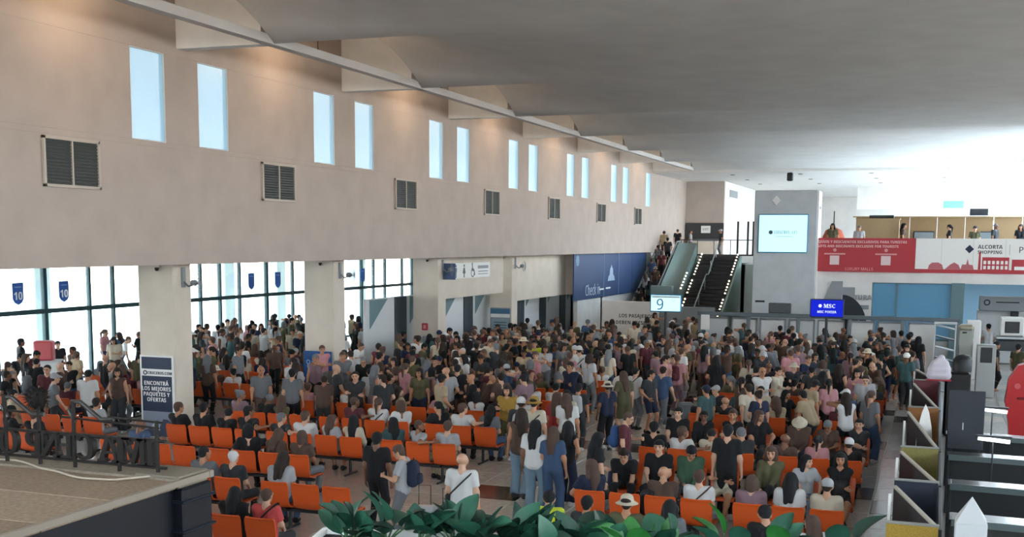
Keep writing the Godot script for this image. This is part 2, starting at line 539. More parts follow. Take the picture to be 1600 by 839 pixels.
func net(bones: Array, cell: float, k: float, neg := []) -> Dictionary:
	var lo := Vector3(1e9, 1e9, 1e9)
	var hi := -lo
	var mg := k * 3.5 + cell
	for b in bones:
		var r: float = max(b[2], b[3]) + mg
		var v := Vector3(r, r, r)
		lo = lo.min(b[0] - v).min(b[1] - v)
		hi = hi.max(b[0] + v).max(b[1] + v)
	var nx := int((hi.x - lo.x) / cell) + 3
	var ny := int((hi.y - lo.y) / cell) + 3
	var nz := int((hi.z - lo.z) / cell) + 3
	var S := PackedFloat32Array()
	S.resize(nx * ny * nz)
	var r0 := PackedInt32Array()
	var r1 := PackedInt32Array()
	r0.resize(ny * nz)
	r1.resize(ny * nz)
	r0.fill(nx)
	r1.fill(-1)
	var ik := 1.0 / k
	for b in bones:
		var a: Vector3 = b[0]
		var ba: Vector3 = b[1] - a
		var bb := maxf(ba.length_squared(), 1e-9)
		var len := sqrt(bb)
		var ra: float = b[2]
		var rb: float = b[3]
		var cut: int = b[4]
		var r := maxf(ra, rb) + mg
		var l := a.min(b[1]) - Vector3(r, r, r) - lo
		var h := a.max(b[1]) + Vector3(r, r, r) - lo
		var x0 := maxi(0, int(l.x / cell))
		var x1 := mini(nx - 1, int(h.x / cell) + 1)
		for iz in range(maxi(0, int(l.z / cell)), mini(nz, int(h.z / cell) + 2)):
			for iy in range(maxi(0, int(l.y / cell)), mini(ny, int(h.y / cell) + 2)):
				var row := iz * ny + iy
				if x0 < r0[row]:
					r0[row] = x0
				if x1 > r1[row]:
					r1[row] = x1
				var i := row * nx + x0
				var p := Vector3(lo.x + x0 * cell, lo.y + iy * cell, lo.z + iz * cell) - a
				for ix in range(x0, x1 + 1):
					var tt := p.dot(ba) / bb
					var t := clampf(tt, 0.0, 1.0)
					var d := (p - ba * t).length() - (ra + (rb - ra) * t)
					if cut > 0 and tt > 1.0:
						d = maxf((p - ba * tt).length() - rb, (tt - 1.0) * len)
					if d < mg:
						S[i] += exp(-d * ik)
					i += 1
					p.x += cell
	for b in neg:
		var a: Vector3 = b[0]
		var r: float = b[2]
		var l := a - Vector3(r, r, r) * 1.4 - lo
		var h := a + Vector3(r, r, r) * 1.4 - lo
		for iz in range(maxi(0, int(l.z / cell)), mini(nz, int(h.z / cell) + 2)):
			for iy in range(maxi(0, int(l.y / cell)), mini(ny, int(h.y / cell) + 2)):
				for ix in range(maxi(0, int(l.x / cell)), mini(nx, int(h.x / cell) + 2)):
					var i := (iz * ny + iy) * nx + ix
					var d := (lo + Vector3(ix, iy, iz) * cell - a).length() - r
					S[i] = minf(S[i], exp(d * ik))
	var V := PackedVector3Array()
	var N := PackedVector3Array()
	var I := PackedInt32Array()
	var id := PackedInt32Array()
	id.resize(nx * ny * nz)
	var sy := nx
	var sz := nx * ny
	var co := PackedInt32Array([0, 1, sy, sy + 1, sz, sz + 1, sz + sy, sz + sy + 1])
	var ea := PackedInt32Array([0, 2, 4, 6, 0, 1, 4, 5, 0, 1, 2, 3])
	var eb := PackedInt32Array([1, 3, 5, 7, 2, 3, 6, 7, 4, 5, 6, 7])
	var cp := []
	for c in 8:
		cp.append(Vector3(c & 1, (c >> 1) & 1, c >> 2))
	for iz in nz - 1:
		for iy in ny - 1:
			var row := iz * ny + iy
			var xa := mini(mini(r0[row], r0[row + 1]), mini(r0[row + ny], r0[row + ny + 1])) if iz < nz - 1 and iy < ny - 1 else nx
			var xb := maxi(maxi(r1[row], r1[row + 1]), maxi(r1[row + ny], r1[row + ny + 1]))
			for ix in range(maxi(xa - 1, 1), mini(xb + 1, nx - 1)):
				var i := row * nx + ix
				var m := 0
				if S[i] > 1.0: m |= 1
				if S[i + 1] > 1.0: m |= 2
				if S[i + sy] > 1.0: m |= 4
				if S[i + sy + 1] > 1.0: m |= 8
				if S[i + sz] > 1.0: m |= 16
				if S[i + sz + 1] > 1.0: m |= 32
				if S[i + sz + sy] > 1.0: m |= 64
				if S[i + sz + sy + 1] > 1.0: m |= 128
				if m == 0 or m == 255:
					continue
				var sum := Vector3.ZERO
				var n := 0
				for e in 12:
					var a := ea[e]
					var b := eb[e]
					if ((m >> a) & 1) != ((m >> b) & 1):
						var va := -log(maxf(S[i + co[a]], 1e-6))
						var vb := -log(maxf(S[i + co[b]], 1e-6))
						sum += cp[a].lerp(cp[b], clampf(va / (va - vb), 0.02, 0.98))
						n += 1
				id[i] = V.size()
				V.append(lo + (Vector3(ix, iy, iz) + sum / n) * cell)
				N.append(Vector3.ZERO)
				if iy > 0 and iz > 0:
					var s0 := m & 1
					for ax in 3:
						var s1 := (m >> (1 << ax)) & 1
						if s0 == s1:
							continue
						var du := sy if ax == 0 else (sz if ax == 1 else 1)
						var dv := sz if ax == 0 else (1 if ax == 1 else sy)
						var q0 := id[i]
						var q1 := id[i - du]
						var q2 := id[i - du - dv]
						var q3 := id[i - dv]
						if s0 == 0:
							var t := q1
							q1 = q3
							q3 = t
						var fn := (V[q2] - V[q0]).cross(V[q3] - V[q1])
						N[q0] += fn
						N[q1] += fn
						N[q2] += fn
						N[q3] += fn
						I.append_array(PackedInt32Array([q0, q2, q1, q0, q3, q2]))
	for i in N.size():
		N[i] = N[i].normalized()
	return {v = V, n = N, i = I}

func blank() -> Dictionary:
	return {v = PackedVector3Array(), n = PackedVector3Array(), i = PackedInt32Array(), c = PackedColorArray()}

func join(d: Dictionary, s: Dictionary, x := Transform3D(), col := Color.WHITE) -> void:
	var o: int = d.v.size()
	var has: bool = s.has("c") and s.c.size() == s.v.size()
	var nb := x.basis.orthonormalized()
	var flat := x == Transform3D()
	if flat:
		d.v.append_array(s.v)
		d.n.append_array(s.n)
	for i in s.v.size():
		if not flat:
			d.v.append(x * s.v[i])
			d.n.append(nb * s.n[i])
		d.c.append(s.c[i] * col if has else col)
	for k in s.i:
		d.i.append(k + o)

func solid(d: Dictionary) -> ArrayMesh:
	var a := []
	a.resize(Mesh.ARRAY_MAX)
	a[Mesh.ARRAY_VERTEX] = d.v
	a[Mesh.ARRAY_NORMAL] = d.n
	a[Mesh.ARRAY_INDEX] = d.i
	if d.has("c"):
		a[Mesh.ARRAY_COLOR] = d.c
	var m := ArrayMesh.new()
	m.add_surface_from_arrays(Mesh.PRIMITIVE_TRIANGLES, a)
	return m

var heads := {}
var hands := {}
var hairs := {}

func make_heads() -> void:
	for kind in ["m", "f"]:
		var j := 0.056 if kind == "m" else 0.048
		var b := [bone(Vector3(0, 0.028, -0.012), Vector3(0, 0.036, -0.026), 0.087, 0.084), bone(Vector3(0, 0.01, 0.02), Vector3(0, -0.02, 0.025), 0.072, 0.066),
			bone(Vector3(0, -0.03, 0.025), Vector3(0, -0.083, 0.052), j, j * 0.62), bone(Vector3(0, 0.012, 0.088), Vector3(0, -0.024, 0.106), 0.010, 0.0145),
			bone(Vector3(-0.02, -0.062, 0.076), Vector3(0.02, -0.062, 0.076), 0.014), bone(Vector3(-0.045, 0.03, 0.07), Vector3(0.045, 0.03, 0.07), 0.02),
			bone(Vector3(-0.082, 0.012, -0.01), Vector3(-0.079, -0.028, -0.002), 0.017, 0.012), bone(Vector3(0.082, 0.012, -0.01), Vector3(0.079, -0.028, -0.002), 0.017, 0.012),
			bone(Vector3(0, -0.06, -0.02), Vector3(0, -0.14, -0.03), 0.05, 0.052)]
		var h := net(b, 0.0085, 0.007, [bone(Vector3(-0.034, 0.006, 0.104), Vector3.ZERO, 0.017), bone(Vector3(0.034, 0.006, 0.104), Vector3.ZERO, 0.017)])
		var c := PackedColorArray()
		for p in h.v:
			var k := Color.WHITE
			var ax: float = absf(p.x)
			if p.z > 0.05:
				if absf(ax - 0.034) < 0.013 and absf(p.y - 0.005) < 0.008:
					k = Color(0.12, 0.09, 0.08)
				elif absf(ax - 0.034) < 0.02 and absf(p.y - 0.03) < 0.006:
					k = Color(0.3, 0.22, 0.18)
				elif ax < 0.024 and absf(p.y + 0.062) < 0.008 and p.z > 0.075:
					k = Color(0.8, 0.42, 0.4)
			c.append(k)
		h.c = c
		heads[kind] = h
	for side in [-1, 1]:
		for grip in [0, 1]:
			var b := [bone(Vector3(0, 0.01, 0), Vector3(0, -0.03, 0), 0.024, 0.022), bone(Vector3(-0.018, -0.03, 0), Vector3(-0.026, -0.085, 0.0), 0.016, 0.012), bone(Vector3(0.016, -0.03, 0), Vector3(0.026, -0.08, 0.0), 0.016, 0.012), bone(Vector3(0, -0.03, 0), Vector3(0, -0.085, 0), 0.016, 0.013)]
			var L := [0.068, 0.078, 0.073, 0.056]
			for f in 4:
				var x := -0.029 + 0.0193 * f
				var p := Vector3(x, -0.085 + (0.006 if f == 3 else 0.0), 0)
				var a0 := 0.25 + 0.08 * f if grip == 0 else 1.0
				var a1 := 0.6 + 0.1 * f if grip == 0 else 2.3
				var q: Vector3 = p + Vector3(x * 0.12, -cos(a0), sin(a0)) * L[f] * 0.55
				var e: Vector3 = q + Vector3(0, -cos(a1), sin(a1)) * L[f] * 0.5
				b.append(bone(p, q, 0.0088, 0.0082))
				b.append(bone(q, e, 0.0082, 0.0066))
			var t0 := Vector3(-0.026, -0.025, 0.006)
			var t1 := t0 + Vector3(-0.028, -0.03, 0.02)
			b.append(bone(t0, t1, 0.0125, 0.010))
			b.append(bone(t1, t1 + Vector3(-0.004 if grip == 0 else 0.02, -0.03, 0.012), 0.0098, 0.0076))
			for q in b:
				q[0].x *= side
				q[1].x *= side
			hands[[side, grip]] = net(b, 0.0055, 0.0028)

func make_hair() -> void:
	var face := [bone(Vector3(0, -0.035, 0.115), Vector3.ZERO, 0.088)]
	var skull := [bone(Vector3(0, 0.04, -0.016), Vector3(0, 0.045, -0.03), 0.097, 0.094), bone(Vector3(0, 0.07, 0.03), Vector3(0, 0.05, 0.05), 0.058, 0.048)]
	hairs.short = solid(net(skull + [bone(Vector3(0, -0.01, -0.05), Vector3(0, -0.04, -0.055), 0.07, 0.055)], 0.012, 0.01, face))
	hairs.crop = solid(net([bone(Vector3(0, 0.036, -0.018), Vector3(0, 0.04, -0.03), 0.093, 0.09), bone(Vector3(0, -0.01, -0.05), Vector3(0, -0.03, -0.05), 0.062, 0.05)], 0.012, 0.008, [bone(Vector3(0, -0.04, 0.11), Vector3.ZERO, 0.1)]))
	hairs.long = solid(net(skull + [bone(Vector3(0, 0.0, -0.06), Vector3(0, -0.2, -0.095), 0.085, 0.085), bone(Vector3(-0.03, -0.16, -0.1), Vector3(-0.04, -0.36, -0.115), 0.065, 0.035), bone(Vector3(0.03, -0.16, -0.1), Vector3(0.04, -0.38, -0.115), 0.065, 0.035), bone(Vector3(-0.085, 0.02, 0.0), Vector3(-0.1, -0.16, -0.03), 0.03, 0.04), bone(Vector3(0.085, 0.02, 0.0), Vector3(0.1, -0.16, -0.03), 0.03, 0.04)], 0.016, 0.012, [bone(Vector3(0, -0.04, 0.12), Vector3.ZERO, 0.09)]))
	hairs.bob = solid(net(skull + [bone(Vector3(0, 0.0, -0.05), Vector3(0, -0.09, -0.05), 0.085, 0.08), bone(Vector3(-0.085, 0.02, 0.0), Vector3(-0.09, -0.1, 0.0), 0.032, 0.035), bone(Vector3(0.085, 0.02, 0.0), Vector3(0.09, -0.1, 0.0), 0.032, 0.035)], 0.014, 0.012, [bone(Vector3(0, -0.04, 0.125), Vector3.ZERO, 0.092)]))
	hairs.bun = solid(net(skull + [bone(Vector3(0, 0.0, -0.05), Vector3(0, -0.04, -0.055), 0.07, 0.05), bone(Vector3(0, 0.09, -0.11), Vector3(0, 0.095, -0.115), 0.05)], 0.013, 0.008, face))
	hairs.tail = solid(net(skull + [bone(Vector3(0, 0.04, -0.11), Vector3(0, -0.02, -0.15), 0.035, 0.035), bone(Vector3(0, -0.02, -0.15), Vector3(0, -0.24, -0.13), 0.04, 0.018)], 0.014, 0.008, face))
	hairs.cap = solid(net([bone(Vector3(0, 0.05, -0.015), Vector3(0, 0.055, -0.028), 0.099, 0.097), bone(Vector3(-0.03, 0.055, 0.07), Vector3(-0.03, 0.04, 0.15), 0.042, 0.02), bone(Vector3(0.03, 0.055, 0.07), Vector3(0.03, 0.04, 0.15), 0.042, 0.02)], 0.012, 0.006, [bone(Vector3(0, -0.12, 0.09), Vector3.ZERO, 0.15), bone(Vector3(0, -0.13, -0.06), Vector3.ZERO, 0.13)]))
	hairs.sunhat = lathe([Vector2(0.001, 0.155), Vector2(0.05, 0.15), Vector2(0.088, 0.125), Vector2(0.1, 0.08), Vector2(0.104, 0.055), Vector2(0.14, 0.03), Vector2(0.17, 0.015), Vector2(0.168, 0.01), Vector2(0.135, 0.022), Vector2(0.1, 0.04), Vector2(0.09, 0.06)], 20)

# two-bone arm or leg: elbow on the side of the pole
func bend(a: Vector3, b: Vector3, l1: float, l2: float, pole: Vector3) -> Array:
	var d := b - a
	var L := clampf(d.length(), 0.05, (l1 + l2) * 0.995)
	d = d.normalized()
	var x := (l1 * l1 - l2 * l2 + L * L) / (2 * L)
	var y := sqrt(maxf(l1 * l1 - x * x, 0.0))
	var s := (pole - d * pole.dot(d)).normalized()
	return [a + d * x + s * y, a + d * L]

var poses := {}

# p: sit, lean, twist, head [yaw, pitch], r / l hand targets from the chest, grip, stance, knees, top, low, sex
func make_pose(key: String, p: Dictionary) -> void:
	var sit: bool = p.get("sit", false)
	var fem: bool = p.get("sex", "m") == "f"
	var lean: float = p.get("lean", 0.0)
	var pel := Vector3(0, 0.54, -0.02) if sit else Vector3(0, 0.93, 0)
	pel += p.get("shift", Vector3.ZERO)
	var tb := Basis(Vector3.UP, p.get("twist", 0.0)) * Basis(Vector3.RIGHT, lean) * Basis(Vector3.BACK, p.get("side", 0.0))
	var T := func(v: Vector3) -> Vector3: return pel + tb * v
	var sw := 0.165 if fem else 0.185
	var hw := 0.095 if fem else 0.085
	var neck: Vector3 = T.call(Vector3(0, 0.535, -0.01))
	var hb := Basis(Vector3.UP, p.get("twist", 0.0) + p.get("head", [0, 0])[0]) * Basis(Vector3.RIGHT, lean * 0.55 + p.get("head", [0, 0])[1])
	var hc := neck + hb * Vector3(0, 0.135, 0.035)
	var legs := []
	for s in [-1, 1]:
		var hip: Vector3 = pel + Basis(Vector3.UP, p.get("twist", 0.0) * 0.3) * Vector3(s * hw, -0.02, 0)
		var foot: Vector3 = p.get("foot_r" if s > 0 else "foot_l", Vector3(s * 0.1, 0.085, 0.42 if sit else 0.0))
		var kp := Vector3(s * 0.25, 1.0, 0.35) if sit else Vector3(s * 0.1, 0, 1)
		var kk := bend(hip, foot, 0.44, 0.43, kp)
		legs.append([hip, kk[0], kk[1]])
	var arms := []
	for s in [-1, 1]:
		var sh: Vector3 = T.call(Vector3(s * sw, 0.475, -0.01))
		var tg: Vector3 = p.get("r" if s > 0 else "l", Vector3(s * 0.26, -0.1, 0.05) if not sit else Vector3(s * 0.13, 0.08, 0.3))
		var hd: Vector3 = T.call(tg)
		var e := bend(sh, hd, 0.29, 0.255, p.get("pole", Vector3(s * 0.6, -0.35, -0.8)) * Vector3(1 if not p.has("pole") else s, 1, 1))
		arms.append([sh, e[0], e[1]])
	# whole body
	var b := []
	var ch := 0.088 if fem else 0.098
	var wa := 0.082 if fem else 0.098
	for s in [-1, 1]:
		b.append(bone(T.call(Vector3(s * 0.08, 0.40, 0)), T.call(Vector3(s * 0.065, 0.18, 0.0)), ch, wa))
		b.append(bone(T.call(Vector3(s * 0.065, 0.18, 0)), T.call(Vector3(s * 0.075, 0.0, -0.01)), wa, 0.105))
		b.append(bone(T.call(Vector3(s * 0.05, 0.46, -0.01)), T.call(Vector3(s * sw * 0.93, 0.465, -0.01)), 0.062, 0.06))
	b.append(bone(T.call(Vector3(0, 0.42, -0.01)), neck + hb * Vector3(0, 0.06, 0.0), 0.075, 0.052))
	if fem:
		for s in [-1, 1]:
			b.append(bone(T.call(Vector3(s * 0.075, 0.335, 0.07)), T.call(Vector3(s * 0.075, 0.32, 0.075)), 0.05))
	var limb := []
	for L in legs:
		limb.append(bone(L[0], L[1], 0.088, 0.058))
		limb.append(bone(L[1], L[1].lerp(L[2], 0.35), 0.056, 0.056))
		limb.append(bone(L[1].lerp(L[2], 0.35), L[2], 0.056, 0.036))
		limb.append(bone(L[2], L[2] + Vector3(0, -0.045, 0.02), 0.036, 0.03))
		limb.append(bone(L[2] + Vector3(0, -0.045, -0.02), L[2] + Vector3(0, -0.055, 0.13), 0.032, 0.026))
	for A in arms:
		limb.append(bone(A[0], A[1], 0.05, 0.04))
		limb.append(bone(A[1], A[2], 0.041, 0.026))
	var body := blank()
	join(body, net(b + limb, 0.022, 0.016))
	join(body, heads[p.get("sex", "m")], Transform3D(hb, hc))
	var si := -1
	for A in arms:
		var y: Vector3 = (A[1] - A[2]).normalized()
		var pd: Vector3 = Vector3(-si, 0, 0.2) if not p.has("palm") else p.palm
		var z := (pd - y * pd.dot(y)).normalized()
		var x := y.cross(z)
		join(body, hands[[-si, p.get("grip", 0)]], Transform3D(Basis(x, y, z), A[2]))
		si = 1
	# clothes, a little outside the body
	var g := 0.014
	var top := []
	for q in b.slice(0, 6):
		top.append(bone(q[0], q[1], q[2] + g, q[3] + g))
	if fem:
		for q in b.slice(7, 9):
			top.append(bone(q[0], q[1], q[2] + g, q[3] + g))
	var kind: String = p.get("top", "tee")
	if kind == "dress":
		for s in [-1, 1]:
			top.append(bone(T.call(Vector3(s * 0.07, 0.05, 0)), legs[0 if s < 0 else 1][0].lerp(legs[0 if s < 0 else 1][1], 0.9), 0.12, 0.13, 1))
	if kind != "tank":
		for A in arms:
			if kind == "long":
				top.append(bone(A[0], A[1], 0.05 + g + 0.004, 0.04 + g))
				top.append(bone(A[1], A[1].lerp(A[2], 0.94), 0.041 + g, 0.026 + g, 1))
			else:
				top.append(bone(A[0], A[0].lerp(A[1], 0.68), 0.05 + g + 0.006, 0.047 + g + 0.008, 1))
	var low := []
	for s in [-1, 1]:
		low.append(bone(T.call(Vector3(s * 0.065, 0.10, 0)), T.call(Vector3(s * 0.075, 0.0, -0.01)), wa + g * 0.6, 0.105 + g * 0.6))
	var lk: String = p.get("low", "long")
	for L in legs:
		if lk == "short":
			low.append(bone(L[0], L[0].lerp(L[1], 0.82), 0.088 + g, 0.068 + g, 1))
		elif lk == "wide":
			low.append(bone(L[0], L[1], 0.088 + g, 0.075 + g))
			low.append(bone(L[1], L[1].lerp(L[2], 0.98), 0.072 + g, 0.082 + g, 1))
		else:
			low.append(bone(L[0], L[1], 0.088 + g, 0.058 + g))
			low.append(bone(L[1], L[1].lerp(L[2], 0.97), 0.058 + g, 0.042 + g, 1))
	var shoe := []
	for L in legs:
		shoe.append(L[2])
	var tn := net(top, 0.022, 0.014)
	var ln := net(low, 0.022, 0.012)
	poses[key] = {body = solid(body), top = solid(tn), low = solid(ln), head = Transform3D(hb, hc), shoe = shoe, chest = Transform3D(tb, T.call(Vector3(0, 0.3, 0))), sit = sit, sex = p.get("sex", "m"), kind = kind, hand = arms[1][2], elbow = arms[1][1], raw = [body, tn, ln]}

var shoe_mesh: ArrayMesh

func make_people() -> void:
	make_heads()
	make_hair()
	shoe_mesh = solid(net([bone(Vector3(0, -0.03, -0.035), Vector3(0, -0.042, 0.07), 0.05, 0.043), bone(Vector3(0, -0.045, 0.07), Vector3(0, -0.05, 0.15), 0.043, 0.032), bone(Vector3(0, 0.0, -0.02), Vector3(0, -0.03, -0.02), 0.046, 0.048)], 0.014, 0.01))
	var P := make_pose
	P.call("stand_relaxed", {})
	P.call("stand_phone", {r = Vector3(0.1, 0.24, 0.3), grip = 1, head = [0.0, 0.35], foot_l = Vector3(-0.14, 0.085, 0.06)})
	P.call("stand_crossed", {r = Vector3(-0.12, 0.27, 0.19), l = Vector3(0.12, 0.22, 0.2), top = "long"})
	P.call("stand_hip", {sex = "f", l = Vector3(-0.2, 0.08, 0.06), side = 0.06, top = "tank", low = "wide", head = [0.4, 0.1]})
	P.call("stand_woman", {sex = "f", top = "tee", low = "wide", foot_l = Vector3(-0.12, 0.085, 0.05), head = [-0.3, 0]})
	P.call("stand_dress", {sex = "f", top = "dress", low = "short", r = Vector3(0.16, 0.12, 0.2), head = [0.2, 0.2]})
	P.call("stand_shorts", {low = "short", head = [0.6, 0], foot_r = Vector3(0.15, 0.085, 0.08), l = Vector3(-0.2, 0.05, 0.15)})
	P.call("walk", {foot_l = Vector3(-0.08, 0.1, -0.32), foot_r = Vector3(0.08, 0.085, 0.3), shift = Vector3(0, -0.05, 0), r = Vector3(0.25, -0.05, -0.15), l = Vector3(-0.24, 0.0, 0.22), lean = 0.06})
	P.call("stand_strap", {sex = "f", r = Vector3(0.05, 0.36, 0.17), grip = 1, top = "tee", low = "long", head = [0.5, 0.05]})
	P.call("stand_stoop", {lean = 0.5, r = Vector3(0.18, 0.0, 0.35), l = Vector3(-0.18, 0.02, 0.35), head = [0, 0.15], shift = Vector3(0, -0.02, -0.08)})
	P.call("stand_face", {sex = "f", top = "tank", low = "short", r = Vector3(0.09, 0.55, 0.19), head = [0.2, 0.05]})
	P.call("sit_thighs", {sit = true})
	P.call("sit_phone", {sit = true, r = Vector3(0.08, 0.2, 0.3), l = Vector3(-0.08, 0.16, 0.3), grip = 1, head = [0, 0.45], lean = 0.1, sex = "f"})
	P.call("sit_crossed", {sit = true, r = Vector3(-0.12, 0.24, 0.19), l = Vector3(0.12, 0.19, 0.2), sex = "f", lean = -0.08, low = "short", top = "tank"})
	P.call("sit_forward", {sit = true, lean = 0.6, r = Vector3(0.1, 0.02, 0.42), l = Vector3(-0.1, 0.02, 0.42), head = [0.1, 0.1]})
	P.call("sit_twist", {sit = true, twist = 0.5, head = [0.6, 0.0], r = Vector3(0.2, 0.1, 0.22), sex = "f", top = "tee"})
	P.call("sit_back", {sit = true, lean = -0.2, foot_l = Vector3(-0.12, 0.085, 0.62), foot_r = Vector3(0.1, 0.085, 0.66), low = "short", head = [-0.4, 0.1], shift = Vector3(0, 0, 0.06)})
	P.call("sit_arm", {sit = true, l = Vector3(-0.52, 0.4, -0.06), lean = -0.1, head = [-0.7, 0.0], top = "tee"})
	P.call("sit_nod", {sit = true, head = [0.25, 0.6], lean = 0.05, r = Vector3(0.06, 0.06, 0.26), l = Vector3(-0.06, 0.08, 0.27), top = "long"})
	P.call("sit_chat", {sit = true, twist = -0.35, head = [-0.7, 0.05], r = Vector3(0.12, 0.3, 0.3), sex = "f", top = "dress", low = "short"})
	P.call("sit_knee", {sit = true, foot_r = Vector3(-0.14, 0.3, 0.52), sex = "f", top = "long", low = "long", r = Vector3(0.0, 0.08, 0.34), l = Vector3(-0.14, 0.08, 0.3)})

const STANDING := [
	[-7.49, -20.93, 180, "stand_hip", "brown", "light_denim", "long", "dark_brown"],
	[-6.78, -19.76, 180, "stand_woman", "white", "light_denim", "long", "black"],
	[-6.43, -19.74, 185, "stand_woman", "denim", "denim", "long", "brown"],
	[-6.45, -20.65, 175, "stand_hip", "black", "navy", "long", "black"],
	[-6.81, -16.37, 185, "stand_relaxed", "white", "light_grey", "none", "none"],
	[-8.99, -17.76, 180, "stand_relaxed", "black", "black", "short", "black"],
	[-8.19, -17.11, -80, "stand_phone", "light_grey", "grey", "short", "brown"],
	[-7.48, -30.03, 150, "stand_relaxed", "white", "grey", "crop", "black"],
	[-6.97, -29.58, 60, "stand_shorts", "charcoal", "navy", "short", "black"],
	[-7.00, -33.08, 170, "stand_relaxed", "pink", "mauve", "crop", "brown"],
	[-7.23, -32.57, 60, "stand_strap", "pink", "charcoal", "tail", "dark_brown"],
	[-5.87, -33.18, 200, "stand_dress", "black", "black", "long", "black"],
	[-5.46, -19.23, 130, "stand_dress", "black", "black", "long", "black"],
	[-5.64, -21.89, 95, "stand_phone", "maroon", "navy", "crop", "brown"],
	[-3.42, -20.68, 180, "stand_relaxed", "black", "black", "short", "black"],
	[-7.81, -22.67, 180, "stand_relaxed", "cream", "beige", "sunhat", "mustard"],
	[-8.09, -22.66, 190, "stand_relaxed", "charcoal", "black", "cap", "white"],
	[-7.72, -23.94, 170, "stand_woman", "red", "charcoal", "long", "brown"],
	[-7.38, -23.62, 200, "stand_strap", "white", "grey", "long", "brown"],
	[-7.93, -26.27, 180, "stand_relaxed", "charcoal", "charcoal", "short", "black"],
	[-9.14, -24.67, 0, "stand_crossed", "mustard", "olive", "bob", "dark_brown"],
	[-29.24, -34.21, 100, "stand_strap", "pink", "denim", "tail", "brown"],
	[-27.18, -30.56, 60, "stand_relaxed", "black", "black", "short", "black"],
	[-26.03, -31.95, 20, "stand_phone", "cream", "brown", "bob", "dark_brown"],
	[-25.55, -26.86, 100, "stand_stoop", "charcoal", "black", "short", "black"],
	[-25.57, -27.52, 100, "stand_stoop", "maroon", "black", "short", "black"],
	[-16.68, -27.77, 90, "stand_phone", "white", "beige", "short", "dark_brown"],
	[-26.39, -38.49, 180, "stand_relaxed", "white", "charcoal", "short", "black"],
	[-25.45, -38.18, 170, "stand_woman", "pink", "charcoal", "long", "brown"],
	[-24.25, -37.64, 180, "stand_relaxed", "cream", "brown", "short", "black"],
	[-23.37, -37.00, 150, "stand_crossed", "white", "brown", "crop", "black"],
	[-23.85, -38.57, 190, "stand_woman", "white", "denim", "tail", "black"],
	[-22.91, -38.28, 30, "stand_relaxed", "cream", "olive", "short", "black"],
	[-26.85, -37.88, 90, "stand_relaxed", "teal", "black", "short", "black"],
	[-19.79, -39.77, 200, "stand_crossed", "grey", "black", "crop", "grey"],
	[-15.76, -34.48, 100, "stand_phone", "olive", "black", "short", "black"],
	[-15.55, -33.29, 60, "stand_relaxed", "maroon", "black", "short", "black"],
	[-13.49, -30.38, 0, "stand_dress", "black", "black", "bun", "black"],
	[-0.66, -38.85, 190, "stand_stoop", "pink", "pink", "bun", "brown"],
	[-1.08, -39.91, 170, "stand_relaxed", "grey", "charcoal", "short", "brown"],
	[-1.84, -45.46, 20, "stand_relaxed", "black", "black", "short", "black"],
	[-0.88, -44.28, 200, "stand_relaxed", "black", "navy", "short", "black"],
	[-0.54, -43.51, 160, "stand_woman", "black", "charcoal", "long", "black"],
	[-3.43, -42.47, 10, "stand_relaxed", "white", "grey", "sunhat", "cream"],
	[-2.63, -41.95, 180, "stand_relaxed", "black", "charcoal", "cap", "white"],
	[-4.05, -39.87, 190, "stand_woman", "white", "grey", "long", "brown"],
	[-5.30, -42.22, 0, "stand_crossed", "charcoal", "black", "short", "black"],
	[-4.87, -43.38, 180, "stand_relaxed", "black", "black", "short", "black"],
	[-5.84, -47.20, 170, "stand_relaxed", "charcoal", "black", "short", "black"],
	[-6.24, -38.86, 180, "stand_relaxed", "white", "navy", "crop", "brown"],
	[-7.85, -41.03, 185, "stand_relaxed", "light_grey", "black", "cap", "white"],
	[-7.99, -39.46, 175, "stand_relaxed", "light_grey", "black", "short", "black"],
	[-6.71, -37.33, 180, "stand_strap", "brown", "charcoal", "bob", "grey"],
	[-9.01, -37.59, 60, "stand_relaxed", "maroon", "charcoal", "crop", "grey"],
	[-8.34, -36.59, 185, "stand_strap", "light_grey", "grey", "tail", "brown"],
	[-9.86, -35.89, 170, "stand_relaxed", "black", "black", "short", "black"],
	[-10.38, -34.43, 190, "stand_relaxed", "white", "grey", "cap", "white"],
	[-12.41, -36.02, 20, "stand_relaxed", "lime", "charcoal", "short", "black"],
	[-12.53, -37.36, 180, "stand_strap", "cream", "brown", "bob", "brown"],
	[-17.20, -39.93, 90, "stand_phone", "brown", "black", "short", "black"],
	[-14.81, -36.30, 170, "stand_woman", "charcoal", "black", "long", "black"],
]
